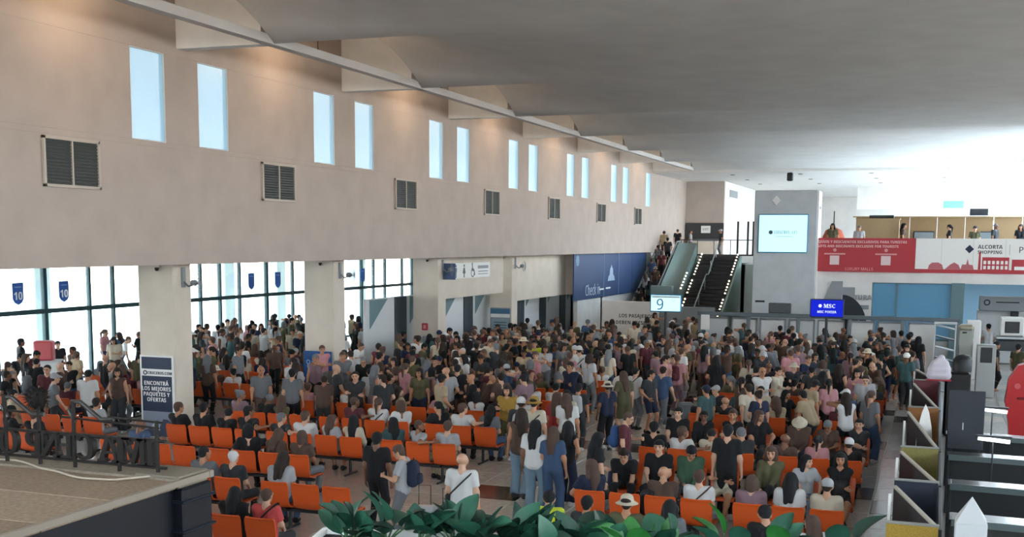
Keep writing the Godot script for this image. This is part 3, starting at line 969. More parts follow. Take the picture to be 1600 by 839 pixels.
const SEATED := [
	[-11.18, -16.93, 180, "sit_thighs", "charcoal", "charcoal", "crop", "white"],
	[-10.84, -17.00, 190, "sit_phone", "light_grey", "denim", "long", "dark_brown"],
	[-9.07, -14.91, 180, "sit_thighs", "coral", "charcoal", "crop", "brown"],
	[-9.30, -14.43, 185, "sit_nod", "black", "black", "long", "black"],
	[-12.74, -18.79, 180, "sit_twist", "black", "black", "bob", "black"],
	[-12.32, -18.89, 175, "sit_phone", "brown", "charcoal", "long", "brown"],
	[-11.66, -18.68, 180, "sit_thighs", "brown", "grey", "bob", "brown"],
	[-11.81, -19.26, 185, "sit_chat", "black", "black", "short", "black"],
	[-11.22, -18.63, 180, "sit_thighs", "light_blue", "denim", "crop", "grey"],
	[-10.50, -18.62, 180, "sit_thighs", "charcoal", "charcoal", "crop", "white"],
	[-10.30, -19.09, 180, "sit_nod", "grey", "navy", "cap", "light_grey"],
	[-12.92, -20.78, 190, "sit_back", "white", "grey", "short", "brown"],
	[-15.13, -21.17, 180, "sit_thighs", "black", "black", "short", "black"],
	[-14.43, -20.73, 180, "sit_nod", "black", "black", "short", "black"],
	[-14.08, -20.88, 180, "sit_arm", "black", "charcoal", "short", "black"],
	[-9.20, -21.04, 180, "sit_thighs", "light_grey", "grey", "short", "brown"],
	[-8.75, -20.96, 150, "sit_arm", "light_grey", "beige", "crop", "brown"],
	[-8.47, -21.70, -110, "sit_knee", "black", "denim", "short", "black"],
	[-12.06, -23.24, 180, "sit_thighs", "white", "denim", "tail", "brown"],
	[-11.53, -23.02, 180, "sit_twist", "white", "grey", "bob", "brown"],
	[-12.57, -23.02, 180, "sit_arm", "maroon", "black", "crop", "brown"],
	[-5.03, -17.23, 0, "sit_nod", "lime", "grey", "short", "black"],
	[-4.70, -16.43, 175, "sit_thighs", "charcoal", "black", "short", "black"],
	[-4.10, -16.68, 180, "sit_thighs", "olive", "beige", "sunhat", "cream"],
	[-3.75, -17.85, 180, "sit_thighs", "white", "grey", "short", "brown"],
	[-3.30, -17.71, 180, "sit_thighs", "mauve", "denim", "bob", "brown"],
	[-2.00, -17.52, 60, "sit_phone", "white", "black", "long", "black"],
	[-1.36, -16.16, 180, "sit_twist", "white", "grey", "long", "brown"],
	[-1.97, -19.50, 0, "sit_twist", "light_grey", "light_denim", "long", "black"],
	[-1.63, -20.26, 0, "sit_crossed", "black", "black", "long", "black"],
	[-1.18, -21.31, 180, "sit_forward", "beige", "charcoal", "short", "brown"],
	[-3.76, -19.64, 0, "sit_crossed", "cream", "cream", "bob", "black"],
	[-4.42, -20.91, 180, "sit_thighs", "black", "black", "short", "black"],
	[-4.04, -21.07, 200, "sit_nod", "green", "charcoal", "short", "black"],
	[-1.41, -22.77, 180, "sit_thighs", "black", "black", "cap", "white"],
	[-0.99, -23.76, 0, "sit_phone", "pink", "mauve", "tail", "black"],
	[-2.37, -21.75, 150, "sit_knee", "olive", "black", "bob", "brown"],
	[-5.17, -25.05, 180, "sit_thighs", "black", "black", "short", "black"],
	[-5.31, -23.21, 180, "sit_thighs", "black", "black", "short", "black"],
	[-5.44, -23.43, 170, "sit_arm", "white", "grey", "short", "brown"],
]

# ------------------------------------------------------------------ the crowd
const SHADE := {black = "15161a", charcoal = "33363a", grey = "74777b", light_grey = "b2b3b5", white = "dedddb", cream = "d2c6b0", beige = "b5a284", navy = "1c2640", blue = "34568a",
	denim = "41597a", light_denim = "7f98ab", light_blue = "9fb6cf", red = "a32f30", maroon = "5d2630", pink = "c78d92", mauve = "8d6f78", coral = "d2504f", lime = "d6e23c", olive = "5d5a3e", brown = "59443a",
	dark_brown = "2e221d", mustard = "ad8838", green = "405f4a", teal = "3c5a5c", none = "000000"}
const SKINS := ["b88a6e", "a97759", "bf957b", "8a5d44", "704b36"]
const GARMENT := {tee = "T-shirt", long = "long-sleeved top", tank = "sleeveless top", dress = "dress"}
var people := []
var cloth_mats := {}
var skin_mats := {}

func cloth(c: String) -> StandardMaterial3D:
	if not cloth_mats.has(c):
		var m := mat(SHADE[c], 0.92, 0, "cloth", 3.0)
		m.rim_enabled = true
		m.rim = 0.15
		m.rim_tint = 0.6
		cloth_mats[c] = m
	return cloth_mats[c]

func skin(i: int) -> StandardMaterial3D:
	if not skin_mats.has(i):
		var m := mat(SKINS[i], 0.6)
		m.vertex_color_use_as_albedo = true
		skin_mats[i] = m
	return skin_mats[i]

func hair_words(h: String, c: String) -> String:
	var n := c.replace("_", " ")
	match h:
		"none": return "shaved head"
		"cap": return n + " cap"
		"sunhat": return n + " sun hat"
		"bun": return n + " hair bun"
		"tail": return n + " ponytail"
		"long": return "long " + n + " hair"
		"bob": return "chin-length " + n + " hair"
		"crop": return "cropped " + n + " hair"
	return "short " + n + " hair"

func add_person(x: float, z: float, turn: float, pose: String, top: String, low: String, hair: String, hairc: String, place: String, y := 0.0, near := false) -> void:
	people.append({x = x, z = z, y = y, turn = turn, pose = pose, top = top, low = low, hair = hair, hairc = hairc, place = place, near = near, skin = rng.randi() % SKINS.size() if rng.randf() < 0.35 else rng.randi() % 3, size = rng.randf_range(0.95, 1.04)})

func place_of(x: float, z: float) -> String:
	if x < -24.5: return "beside the street glazing"
	if x < -17.2: return "behind the row of pillars" if z > -37 else "near the restroom sign"
	if z > -24.5 and x < -7.9: return "in seats near the kiosk"
	if z > -36 and x < -8.6: return "in seats beside the pillars"
	if z > -36 and x < -5.7: return "in the open aisle"
	if z > -24 and x >= -5.7: return "in seats nearest the booths"
	if z > -36: return "in seats past the booths"
	if x < -11.5: return "in the check-in queue"
	if x < -6.5: return "below the number nine screen"
	return "near the dark blue screen"

var benches := []      # seats: [x, z, turn, taken]

func bench_mesh() -> Dictionary:
	var st := begin()
	var prof := [Vector2(0.262, 0.385), Vector2(0.268, 0.415), Vector2(0.25, 0.435), Vector2(0.12, 0.43), Vector2(-0.06, 0.415), Vector2(-0.16, 0.425), Vector2(-0.215, 0.465), Vector2(-0.245, 0.54), Vector2(-0.265, 0.66), Vector2(-0.287, 0.8), Vector2(-0.295, 0.86), Vector2(-0.31, 0.878)]
	var hw := [0.25, 0.26, 0.263, 0.265, 0.262, 0.255, 0.25, 0.252, 0.26, 0.265, 0.255, 0.235]
	var nu := 8
	var grid := func(off: float) -> Array:
		var g := []
		for j in prof.size():
			var a: Vector2 = prof[max(j - 1, 0)]
			var b: Vector2 = prof[min(j + 1, prof.size() - 1)]
			var d := (b - a).normalized()
			var n := Vector2(d.y, -d.x)
			var row := []
			for i in nu + 1:
				var u := -1.0 + 2.0 * i / nu
				var dish := 0.014 * (1.0 - u * u)
				var q: Vector2 = prof[j] - n * -(off - dish)
				row.append(Vector3(u * hw[j], q.y, q.x))
			g.append(row)
		return g
	var A: Array = grid.call(0.012)
	var B: Array = grid.call(-0.012)
	st.set_smooth_group(1)
	for j in prof.size() - 1:
		for i in nu:
			quad(st, A[j][i], A[j][i + 1], A[j + 1][i + 1], A[j + 1][i])
	st.set_smooth_group(2)
	for j in prof.size() - 1:
		for i in nu:
			quad(st, B[j][i + 1], B[j][i], B[j + 1][i], B[j + 1][i + 1])
	st.set_smooth_group(-1)
	for j in prof.size() - 1:
		quad(st, B[j][0], A[j][0], A[j + 1][0], B[j + 1][0])
		quad(st, A[j][nu], B[j][nu], B[j + 1][nu], A[j + 1][nu])
	for i in nu:
		quad(st, A[0][i + 1], A[0][i], B[0][i], B[0][i + 1])
		quad(st, A[-1][i], A[-1][i + 1], B[-1][i + 1], B[-1][i])
	var leg := begin()
	cbox(leg, Vector3(0, 0.17, -0.02), Vector3(0.05, 0.3, 0.06), 0.008)
	cbox(leg, Vector3(0, 0.025, 0.0), Vector3(0.055, 0.04, 0.56), 0.012)
	cbox(leg, Vector3(0, 0.37, -0.02), Vector3(0.045, 0.06, 0.4), 0.008)
	return {shell = done(st), leg = done(leg)}

var bench_parts := {}

func bench(x0: float, z: float, n: int, away: bool, label: String) -> void:
	# z is the line of the backrests
	var turn := PI if away else 0.0
	var zz := z - 0.28 if away else z + 0.28
	var w := 0.6
	var xc := x0 + w * n / 2.0
	var t := thing("beam_seating", label, "bench", Vector3(xc, 0, zz), turn, "orange beam seats in the hall")
	part(t, "beam", cb(Vector3(w * n - 0.1, 0.06, 0.08), 0.01), M.dark_steel, Vector3(0, 0.345, -0.03))
	for s in ([-1, 1] if n < 5 else [-1, 0, 1]):
		part(t, "leg", bench_parts.leg, M.dark_steel, Vector3(s * (w * n / 2.0 - 0.45), 0, 0))
	for i in n:
		var lx := -w * n / 2.0 + w * (i + 0.5)
		part(t, "seat_shell", bench_parts.shell, M.orange, Vector3(lx, 0, 0))
		benches.append([xc + (-lx if away else lx), zz, turn, false])

func take_seat(x: float, z: float, r: float) -> int:
	var best := -1
	var bd := r
	for i in benches.size():
		if benches[i][3]:
			continue
		var d := Vector2(benches[i][0] - x, benches[i][1] - z).length()
		if d < bd:
			bd = d
			best = i
	return best

func build_seats() -> void:
	bench_parts = bench_mesh()
	var ord := ["first", "second", "third", "fourth", "fifth", "sixth", "seventh", "eighth", "ninth", "tenth"]
	var rows := [-14.6, -16.95, -19.3, -21.5, -23.8, -26.1, -28.5, -30.9, -33.3]
	for i in rows.size():
		bench(-16.2, rows[i], 4, true, "bench of four orange seats against the pillars, %s row from the kiosk" % ord[i])
		bench(-13.6, rows[i], 4, true, "bench of four orange seats mid-block, %s row from the kiosk" % ord[i])
		if i != 2:
			bench(-10.85, rows[i], 3, true, "bench of three orange seats facing check-in by the aisle, %s row" % ord[i])
	var ann := [-19.6, -21.65, -24.0, -26.3, -28.45, -31.2, -33.2, -35.2]
	for i in ann.size():
		if ann[i] < -22.0 and ann[i] > -25.0:
			bench(-23.4, ann[i], 4, true, "bench of four orange seats behind the letter sign, %s row" % ord[i])
			continue
		bench(-20.45 if i < 2 else (-21.5 if i != 4 else -20.6), ann[i], 4 if i < 3 or i == 4 else 3, true, "bench of orange seats between pillars and glazing, %s row" % ord[i])
		bench(-24.2 if i > 1 else -23.0, ann[i], 4, true, "bench of four orange seats toward the street glazing, %s row" % ord[i])
	var rr := [[-15.9, true], [-18.3, true], [-21.0, false], [-22.75, true], [-25.5, false], [-27.8, true], [-30.1, false], [-32.0, true], [-34.3, false]]
	for i in rr.size():
		bench(-5.6, rr[i][0], 4, rr[i][1], "bench of four orange seats on the aisle side opposite the booths, %s row" % ord[i])
		bench(-2.95, rr[i][0], 3, rr[i][1], "bench of three orange seats beside the booths, %s row" % ord[i])

func build_crowd() -> void:
	rng.seed = 71
	for s in STANDING:
		add_person(maxf(s[0], -28.3), s[1], deg_to_rad(s[2]), s[3], s[4], s[5], s[6], s[7], place_of(s[0], s[1]), 0.0, true)
	for s in SEATED:
		var i := take_seat(s[0], s[1] - 0.1, 1.4)
		if i < 0:
			continue
		benches[i][3] = true
		var b: Array = benches[i]
		var own: float = deg_to_rad(s[2]) if absf(angle_difference(deg_to_rad(s[2]), b[2])) < 0.7 else b[2]
		var bk := Vector3(0, 0, -0.07).rotated(Vector3.UP, b[2])
		add_person(b[0] + bk.x, b[1] + bk.z, own, s[3], s[4], s[5], s[6], s[7], place_of(b[0], b[1]), 0.0, true)
	var tops := ["black", "black", "black", "black", "charcoal", "charcoal", "charcoal", "grey", "grey", "light_grey", "white", "white", "cream", "navy", "navy", "brown", "brown", "brown", "olive", "olive", "maroon", "mauve", "denim", "beige", "teal", "pink"]
	var lows := ["black", "black", "charcoal", "charcoal", "navy", "denim", "grey", "brown"]
	var hh := ["short", "short", "short", "crop", "long", "long", "bob", "tail", "bun", "cap", "none"]
	var hc := ["black", "black", "black", "dark_brown", "dark_brown", "dark_brown", "brown", "brown", "brown", "grey"]
	var fh := ["long", "long", "bob", "tail", "bun"]
	var mh := ["short", "short", "short", "crop", "crop", "cap", "none"]
	var sit := []
	var stand := []
	for k in poses:
		(sit if poses[k].sit else stand).append(k)
	var dress := func(x: float, z: float, turn: float, k: String) -> void:
		var f: bool = poses[k].sex == "f"
		var h: String = fh[rng.randi() % fh.size()] if f else mh[rng.randi() % mh.size()]
		var c: String = hc[rng.randi() % hc.size()]
		if h == "cap": c = ["white", "black", "navy", "light_grey"][rng.randi() % 4]
		if rng.randf() < 0.03:
			h = "sunhat"
			c = "cream"
		if h == "none": c = "none"
		add_person(x, z, turn, k, tops[rng.randi() % tops.size()], lows[rng.randi() % lows.size()], h, c, place_of(x, z))
	for b in benches:
		if b[3]:
			continue
		var p := 0.95 if b[1] < -24.5 else 0.85
		if b[1] > -18.0 and b[0] < -8: p = 0.12
		elif b[1] > -20.5 and b[0] < -8: p = 0.5
		elif b[1] > -21.0 and b[0] < -17: p = 0.05
		elif b[1] > -23.0 and b[0] < -17: p = 0.7
		elif b[0] > -6 and b[1] > -22: p = 0.75
		elif b[0] < -17: p = 0.9
		if rng.randf() > p:
			continue
		b[3] = true
		var bk := Vector3(rng.randf_range(-0.04, 0.04), 0, -0.07).rotated(Vector3.UP, b[2])
		dress.call(b[0] + bk.x, b[1] + bk.z, b[2] + rng.randf_range(-0.15, 0.15), sit[rng.randi() % sit.size()])
	# standing, by zone: x0, x1, z0, z1, how many, main direction
	var zones := [[-17.0, -9.2, -35.0, -41.5, 52, 200], [-16.8, -9.0, -41.5, -48.0, 38, 190], [-8.9, -0.6, -36.2, -41.5, 34, 180], [-8.6, -0.4, -41.5, -47.5, 34, 180], [-28.2, -19.4, -36.5, -47.0, 46, 160], [-28.0, -24.6, -24.0, -36.0, 14, 120], [-8.3, -6.2, -24.5, -36.0, 7, 180], [-18.6, -17.2, -30.0, -39.0, 4, 100], [-12.4, -9.0, -48.0, -53.0, 12, 180], [-16.6, -9.2, -25.5, -35.0, 58, 185], [-5.5, -1.2, -26.5, -36.2, 26, 185], [-24.4, -19.4, -22.5, -36.5, 40, 150], [-28.0, -24.6, -36.0, -46.0, 22, 150], [-16.5, -9.0, -35.2, -41.5, 30, 190], [-8.6, -0.6, -36.2, -42.0, 25, 185]]
	var pts := []
	for q in people:
		pts.append(Vector2(q.x, q.z))
	for zn in zones:
		var n := 0
		var tries := 0
		while n < zn[4] and tries < 900:
			tries += 1
			var v := Vector2(rng.randf_range(zn[0], zn[1]), rng.randf_range(zn[3], zn[2]))
			var ok := true
			for p in pts:
				if p.distance_squared_to(v) < 0.36:
					ok = false
					break
			if ok and v.x > -19.1 and v.x < -17.6:
				for k in 5:
					if absf(v.y + 16.37 + 8.15 * k) < 0.75:
						ok = false
			if v.distance_to(Vector2(-26.6, -29.3)) < 1.1:
				ok = false
			if not ok:
				continue
			for s in benches:
				if absf(s[0] - v.x) < 0.5 and absf(s[1] - v.y) < 0.55:
					ok = false
					break
			if not ok:
				continue
			pts.append(v)
			n += 1
			var turn: float = deg_to_rad(zn[5]) + rng.randf_range(-1.0, 1.0)
			if rng.randf() < 0.25: turn += PI
			dress.call(v.x, v.y, turn, stand[rng.randi() % stand.size()])
	# riding the escalator, on the landing and at the scanners
	for i in 9:
		var zz := -67.2 - i * 0.8
		dress.call(-16.42 + (0.22 if i % 2 else -0.2), zz, PI, ["stand_relaxed", "stand_woman", "stand_strap", "stand_shorts"][i % 4])
		people[-1].y = escalator_y(zz)
		people[-1].place = "riding the escalator"
	for q in [[-15.6, -77.0, 90], [-13.4, -76.0, -60], [-10.4, -76.5, 30], [-16.3, -76.2, 180]]:
		dress.call(q[0], q[1], deg_to_rad(q[2]), "stand_relaxed" if q[0] < -12 else "stand_woman")
		people[-1].y = 4.2
		people[-1].place = "on the upper landing"
	for q in [[2.1, -51.9, 180, "stand_shorts", "white", "brown"], [2.7, -42.8, 150, "stand_relaxed", "olive", "green"], [3.1, -41.6, 190, "stand_relaxed", "light_grey", "maroon"], [2.0, -42.9, 100, "stand_relaxed", "black", "black"]]:
		add_person(q[0], q[1], deg_to_rad(q[2]), q[3], q[4], q[5], "short", "black", "by the baggage scanners", 0.0, true)
	for q in [[-3.5, -56, 0], [-1.6, -57, 90], [0.4, -56.5, -90], [1.5, -57.5, 0], [2.3, -56, 60], [3.4, -57, 0], [-4.6, -55, 0]]:
		dress.call(q[0], q[1], deg_to_rad(q[2]), "stand_relaxed" if int(q[0] * 10) % 2 else "stand_woman")
		people[-1].y = 4.2
		people[-1].place = "at the upper-level cafe"
	seat_everyone()

func escalator_y(z: float) -> float:
	return clampf(4.2 - (z + 74.0) * tan(deg_to_rad(28.0)), 0.0, 4.2)

func screen_x(p: Vector3) -> Vector2:
	var c := view_basis.inverse() * (p - EYE)
	return Vector2(c.x / -c.z, -c.z)

func seat_everyone() -> void:
	for q in people:
		var s := screen_x(Vector3(q.x, q.y + 1.2, q.z))
		q.sx = s.x
		q.depth = s.y
		var P: Dictionary = poses[q.pose]
		var gar: String = GARMENT[P.kind]
		q.base = "%s person, %s %s, %s, %s" % ["seated" if P.sit else "standing", q.top.replace("_", " "), gar, hair_words(q.hair, q.hairc), q.place]
	people.sort_custom(func(a, b): return a.depth - (1000.0 if a.near or a.y > 0.01 else 0.0) < b.depth - (1000.0 if b.near or b.y > 0.01 else 0.0))
	var single_n := mini(300, people.size())
	var byl := {}
	for i in single_n:
		var q: Dictionary = people[i]
		if not byl.has(q.base):
			byl[q.base] = []
		byl[q.base].append(q)
	var ord := ["leftmost", "second from left", "third from left", "fourth from left", "fifth from left", "sixth from left", "seventh from left", "eighth from left"]
	for b in byl:
		var l: Array = byl[b]
		l.sort_custom(func(u, v): return u.sx < v.sx)
		for i in l.size():
			l[i].label = b if l.size() == 1 else b + ", " + (ord[mini(i, 7)] if i < l.size() - 1 or l.size() > 3 else "rightmost")
	for i in single_n:
		put_person(people[i])
	# the rest of the far crowd, as one mass
	var rest := people.slice(single_n)
	if rest.size():
		var c := struct("crowd", "distant mass of standing and seated passengers at the back of the hall")
		c.set_meta("kind", "stuff")
		c.set_meta("category", "crowd")
		var groups := {}
		for q in rest:
			var k: String = q.pose + "|" + q.top
			if not groups.has(k):
				groups[k] = []
			groups[k].append(q)
		for k in groups:
			var l: Array = groups[k]
			var P: Dictionary = poses[l[0].pose]
			var d := blank()
			join(d, P.raw[0], Transform3D(), Color.html(SKINS[l[0].skin]).srgb_to_linear())
			join(d, P.raw[1], Transform3D(), Color.html(SHADE[l[0].top]).srgb_to_linear())
			join(d, P.raw[2], Transform3D(), Color.html(SHADE[l[0].low]).srgb_to_linear())
			if l[0].hair != "none":
				var ha: Array = hairs[l[0].hair].surface_get_arrays(0)
				join(d, {v = ha[Mesh.ARRAY_VERTEX], n = ha[Mesh.ARRAY_NORMAL], i = ha[Mesh.ARRAY_INDEX] if ha[Mesh.ARRAY_INDEX] != null else PackedInt32Array(range(ha[Mesh.ARRAY_VERTEX].size()))}, P.head, Color.html(SHADE[l[0].hairc]).srgb_to_linear())
			var vm := mat("ffffff", 0.9)
			vm.vertex_color_use_as_albedo = true
			var mm := MultiMesh.new()
			mm.transform_format = MultiMesh.TRANSFORM_3D
			mm.mesh = solid(d)
			mm.instance_count = l.size()
			for i in l.size():
				mm.set_instance_transform(i, Transform3D(Basis(Vector3.UP, l[i].turn) * Basis.from_scale(Vector3.ONE * l[i].size), Vector3(l[i].x, l[i].y, l[i].z)))
			var mi := MultiMeshInstance3D.new()
			mi.multimesh = mm
			mi.material_override = vm
			mi.name = "passengers"
			c.add_child(mi, true)
	print("people ", people.size(), " single ", single_n)

func put_person(q: Dictionary) -> void:
	var P: Dictionary = poses[q.pose]
	var t := thing("person", q.label, "person", Vector3(q.x, q.y, q.z), q.turn, "seated passengers" if P.sit else "standing passengers")
	t.scale = Vector3.ONE * q.size
	part(t, "body", P.body, skin(q.skin))
	part(t, "shirt" if P.kind != "dress" else "dress", P.top, cloth(q.top))
	part(t, "trousers", P.low, cloth(q.low))
	if q.hair != "none":
		if q.hair == "cap" or q.hair == "sunhat":
			part(t, "hair", hairs.crop, cloth("dark_brown"), P.head.origin, P.head.basis)
			part(t, "hat", hairs[q.hair], cloth(q.hairc), P.head.origin, P.head.basis)
		else:
			part(t, "hair", hairs[q.hair], cloth(q.hairc), P.head.origin, P.head.basis)
	if q.depth < 34.0:
		for s in P.shoe:
			part(t, "shoe", shoe_mesh, cloth(["black", "white", "charcoal"][int(absf(q.x) * 10) % 3]), s)
	q.node = t

# ------------------------------------------------------------------ fixtures and furniture
func area(parent: Node3D, at: Vector3, b: Basis, size: Vector2, energy: float, c: String, called := "lamp_light") -> void:
	var l := AreaLight3D.new()
	l.area_size = size
	l.light_energy = energy
	l.light_color = Color.html(c)
	l.shadow_enabled = true
	l.name = called
	l.transform = Transform3D(b, at)
	parent.add_child(l, true)

func screen(parent: Node3D, w: float, h: float, face: Material, rim: Material, d := 0.08) -> void:
	part(parent, "casing", cb(Vector3(w + 0.08, h + 0.08, d), 0.03), rim, Vector3(0, 0, -d / 2 - 0.005))
	part(parent, "display", cb(Vector3(w, h, 0.012), 0.02), face)

func build_wall_things() -> void:
	var ord := ["first", "second", "third", "fourth", "fifth", "sixth", "seventh", "eighth"]
	# louvred grilles
	var lou := begin()
	for i in 14:
		var y := -0.43 + i * 0.066
		lou.set_smooth_group(-1)
		quad(lou, Vector3(-0.37, y, 0.0), Vector3(-0.37, y + 0.05, 0.035), Vector3(0.37, y + 0.05, 0.035), Vector3(0.37, y, 0.0))
		quad(lou, Vector3(-0.37, y, 0.0), Vector3(0.37, y, 0.0), Vector3(0.37, y - 0.006, 0.006), Vector3(-0.37, y - 0.006, 0.006))
	var lm := done(lou)
	for k in 7:
		var g := thing("wall_vent", "dark louvred air grille under the tall windows, %s along the wall" % ord[k], "vent", Vector3(-16.995, 6.55, -19.72 - BAY * k), PI / 2, "air grilles on the long wall")
		part(g, "back_plate", cb(Vector3(1.62, 0.95, 0.01), 0.002), M.black, Vector3(0, 0, 0.006))
		part(g, "frame", slabs([[Vector3(-0.84, 0.45, 0), Vector3(0.84, 0.51, 0.06)], [Vector3(-0.84, -0.51, 0), Vector3(0.84, -0.45, 0.06)], [Vector3(-0.84, -0.51, 0), Vector3(-0.78, 0.51, 0.06)], [Vector3(0.78, -0.51, 0), Vector3(0.84, 0.51, 0.06)], [Vector3(-0.02, -0.5, 0), Vector3(0.02, 0.5, 0.055)]]), M.grille_frame)
		for s in [-1, 1]:
			var lv := part(g, "louvres", lm, M.grille, Vector3(s * 0.4, 0, 0.012))
			lv.set_meta("kind", "stuff")
	# warm lamps hung in the light well, above the long beam
	for k in range(-2, 6):
		var wl := thing("well_lamp", "warm globe lamp hung in the light well, %s along the beam" % ord[k + 2], "lamp", Vector3(-15.6, 9.88, Z0 - BAY * (k + 0.5)), 0, "lamps of the light well")
		part(wl, "globe", lathe([Vector2(0.001, -0.09), Vector2(0.064, -0.064), Vector2(0.09, 0), Vector2(0.064, 0.064), Vector2(0.001, 0.09)], 18), glow("ffe6c4", 2.0))
		part(wl, "cap", lathe([Vector2(0.04, 0.07), Vector2(0.04, 0.11), Vector2(0.001, 0.12)], 14), M.dark_steel)
		part(wl, "cord", tubes([[Vector3(0, 0.11, 0), Vector3(0, 1.75, 0)]], 0.012, 6), M.dark_steel)
		var ol := OmniLight3D.new()
		ol.name = "lamp_light"
		ol.light_energy = 1.7
		ol.light_color = Color("ffdcb4")
		ol.light_size = 0.09
		ol.omni_range = 60.0
		ol.omni_attenuation = 2.0
		ol.shadow_enabled = true
		wl.add_child(ol)
	# pillar furniture
	for k in range(1, 5):
		var z := -16.0 - 8.15 * k
		var f := thing("wall_fan", "grey swivel wall fan high on the %s pillar" % ord[k - 1], "fan", Vector3(-17.83, 3.95, z - 0.4), PI / 2, "fans on the pillars")
		part(f, "bracket", cb(Vector3(0.14, 0.5, 0.05), 0.01), M.grey, Vector3(0, 0.1, 0.02))
		part(f, "arm", tubes([[Vector3(0, 0, 0.03), Vector3(0, -0.12, 0.16), Vector3(0.02, -0.08, 0.3)]], 0.025), M.grey)
		part(f, "motor", lathe([Vector2(0.001, -0.1), Vector2(0.07, -0.09), Vector2(0.08, 0.02), Vector2(0.04, 0.08), Vector2(0.001, 0.09)], 14), M.grey, Vector3(0.04, -0.03, 0.33), Basis(Vector3.RIGHT, PI / 2))
		var cage := begin()
		for i in 4:
			var ring := []
			for j in 19:
				ring.append(Vector3(cos(TAU * j / 18) * (0.06 + 0.06 * i), sin(TAU * j / 18) * (0.06 + 0.06 * i), 0.05 - 0.02 * i))
			tube(cage, ring, 0.006, 4)
		for j in 12:
			tube(cage, [Vector3(0, 0, 0.06), Vector3(cos(TAU * j / 12) * 0.24, sin(TAU * j / 12) * 0.24, -0.01)], 0.005, 4)
		part(f, "cage", done(cage), M.grey, Vector3(0.04, -0.03, 0.42))
		var c := thing("security_camera", "small black dome camera at the top of the %s pillar" % ord[k - 1], "camera", Vector3(-18.25, 4.3, z + 0.005), 0, "cameras on the pillars")
		part(c, "bracket", cb(Vector3(0.05, 0.16, 0.06), 0.01), M.white, Vector3(0, 0.06, 0.03))
		part(c, "dome", lathe([Vector2(0.001, -0.07), Vector2(0.04, -0.055), Vector2(0.055, -0.01), Vector2(0.055, 0.02), Vector2(0.001, 0.02)], 14), M.black, Vector3(0, -0.02, 0.07))
	# poster on the first pillar
	var zf := -24.15
	var p := thing("advertising_poster", "tall navy holiday-offer poster in white frame on the first pillar", "poster", Vector3(-18.37, 1.05, zf + 0.01))
	part(p, "board", cb(Vector3(1.02, 2.1, 0.03), 0.01), M.paper, Vector3(0, 0, 0.015))
	part(p, "top_band", cb(Vector3(0.9, 0.3, 0.01), 0.003), M.navy, Vector3(0, 0.85, 0.034))
	part(p, "navy_panel", cb(Vector3(0.9, 0.9, 0.01), 0.003), M.navy, Vector3(0, 0.07, 0.034))
	part(p, "logo_ring", plate(ring_pts(0.06, 0.035), 0.006), M.navy, Vector3(-0.35, 0.6, 0.034))
	text(p, "site_name", "CRUCEROS.COM", 0.07, M.navy, Vector3(0.09, 0.6, 0.034), Basis(), 0.006, "Droid Sans", 700)
	var lines := ["ENCONTRÁ", "LOS MEJORES", "PAQUETES Y", "OFERTAS"]
	for i in 4:
		text(p, "slogan", lines[i], 0.1, M.text_white, Vector3(-0.02, 0.34 - 0.14 * i, 0.042), Basis(), 0.006, "Droid Sans", 700)
	part(p, "photo_sky", cb(Vector3(0.9, 0.66, 0.01), 0.003), mat("8a90a2", 0.6), Vector3(0, -0.7, 0.034))
	part(p, "photo_headland", plate([Vector2(-0.45, -0.33), Vector2(0.45, -0.33), Vector2(0.45, 0.02), Vector2(0.3, 0.12), Vector2(0.16, 0.12), Vector2(0.1, -0.02), Vector2(0.02, -0.14), Vector2(-0.2, -0.12), Vector2(-0.45, -0.2)], 0.006), mat("3c4458", 0.6), Vector3(0, -0.69, 0.042))
	part(p, "photo_surf", plate([Vector2(-0.25, -0.1), Vector2(0.06, -0.14), Vector2(0.04, 0.02), Vector2(-0.1, 0.06)], 0.006), M.pale_grey, Vector3(0.0, -0.72, 0.046))
	nest(p, "navy_panel", ["slogan"])
	nest(p, "photo_sky", ["photo_headland", "photo_surf"])
	# blue sign by the second pillar
	zf = -32.3
	var s2 := thing("information_sign", "blue information sign with pale pictogram on dark post before the second pillar", "sign", Vector3(-18.36, 0, zf + 0.12))
	part(s2, "panel", cb(Vector3(1.0, 1.06, 0.04), 0.01), M.blue, Vector3(0, 0.98, 0))
	part(s2, "post", cb(Vector3(0.1, 0.45, 0.06), 0.01), M.dark_steel, Vector3(-0.12, 0.24, 0))
	part(s2, "foot", cb(Vector3(0.5, 0.03, 0.2), 0.01), M.dark_steel, Vector3(-0.12, 0.016, 0))
	var pale := mat("8fb8dd", 0.6)
	part(s2, "pictogram", plate(ring_pts(0.07, 0.045), 0.006), pale, Vector3(-0.33, 1.16, 0.022))
	part(s2, "pictogram_body", cb(Vector3(0.08, 0.12, 0.006), 0.002), pale, Vector3(-0.33, 1.04, 0.022))
	for q in [[-0.08, 1.18, 0.28], [-0.08, 1.13, 0.24], [-0.08, 1.02, 0.2], [0.18, 0.99, 0.24]]:
		part(s2, "text_line", cb(Vector3(q[2], 0.025, 0.006), 0.001), pale, Vector3(q[0], q[1], 0.022))
	nest(s2, "panel", ["pictogram", "text_line"])
	# third pillar: fire call box and grey box
	var fb := thing("fire_alarm", "small red fire alarm box on the third pillar", "alarm", Vector3(-18.36, 1.74, -40.44))
	part(fb, "case", cb(Vector3(0.24, 0.27, 0.08), 0.02), M.red, Vector3(0, 0, 0.04))
	part(fb, "window", cb(Vector3(0.1, 0.14, 0.01), 0.004), mat("c98a88", 0.4), Vector3(0, 0, 0.083))
	var gb := thing("dispenser", "pale grey rounded dispenser below the red alarm box", "dispenser", Vector3(-18.36, 1.25, -40.44))
	part(gb, "case", cb(Vector3(0.2, 0.3, 0.1), 0.04), M.grey, Vector3(0, 0, 0.05))
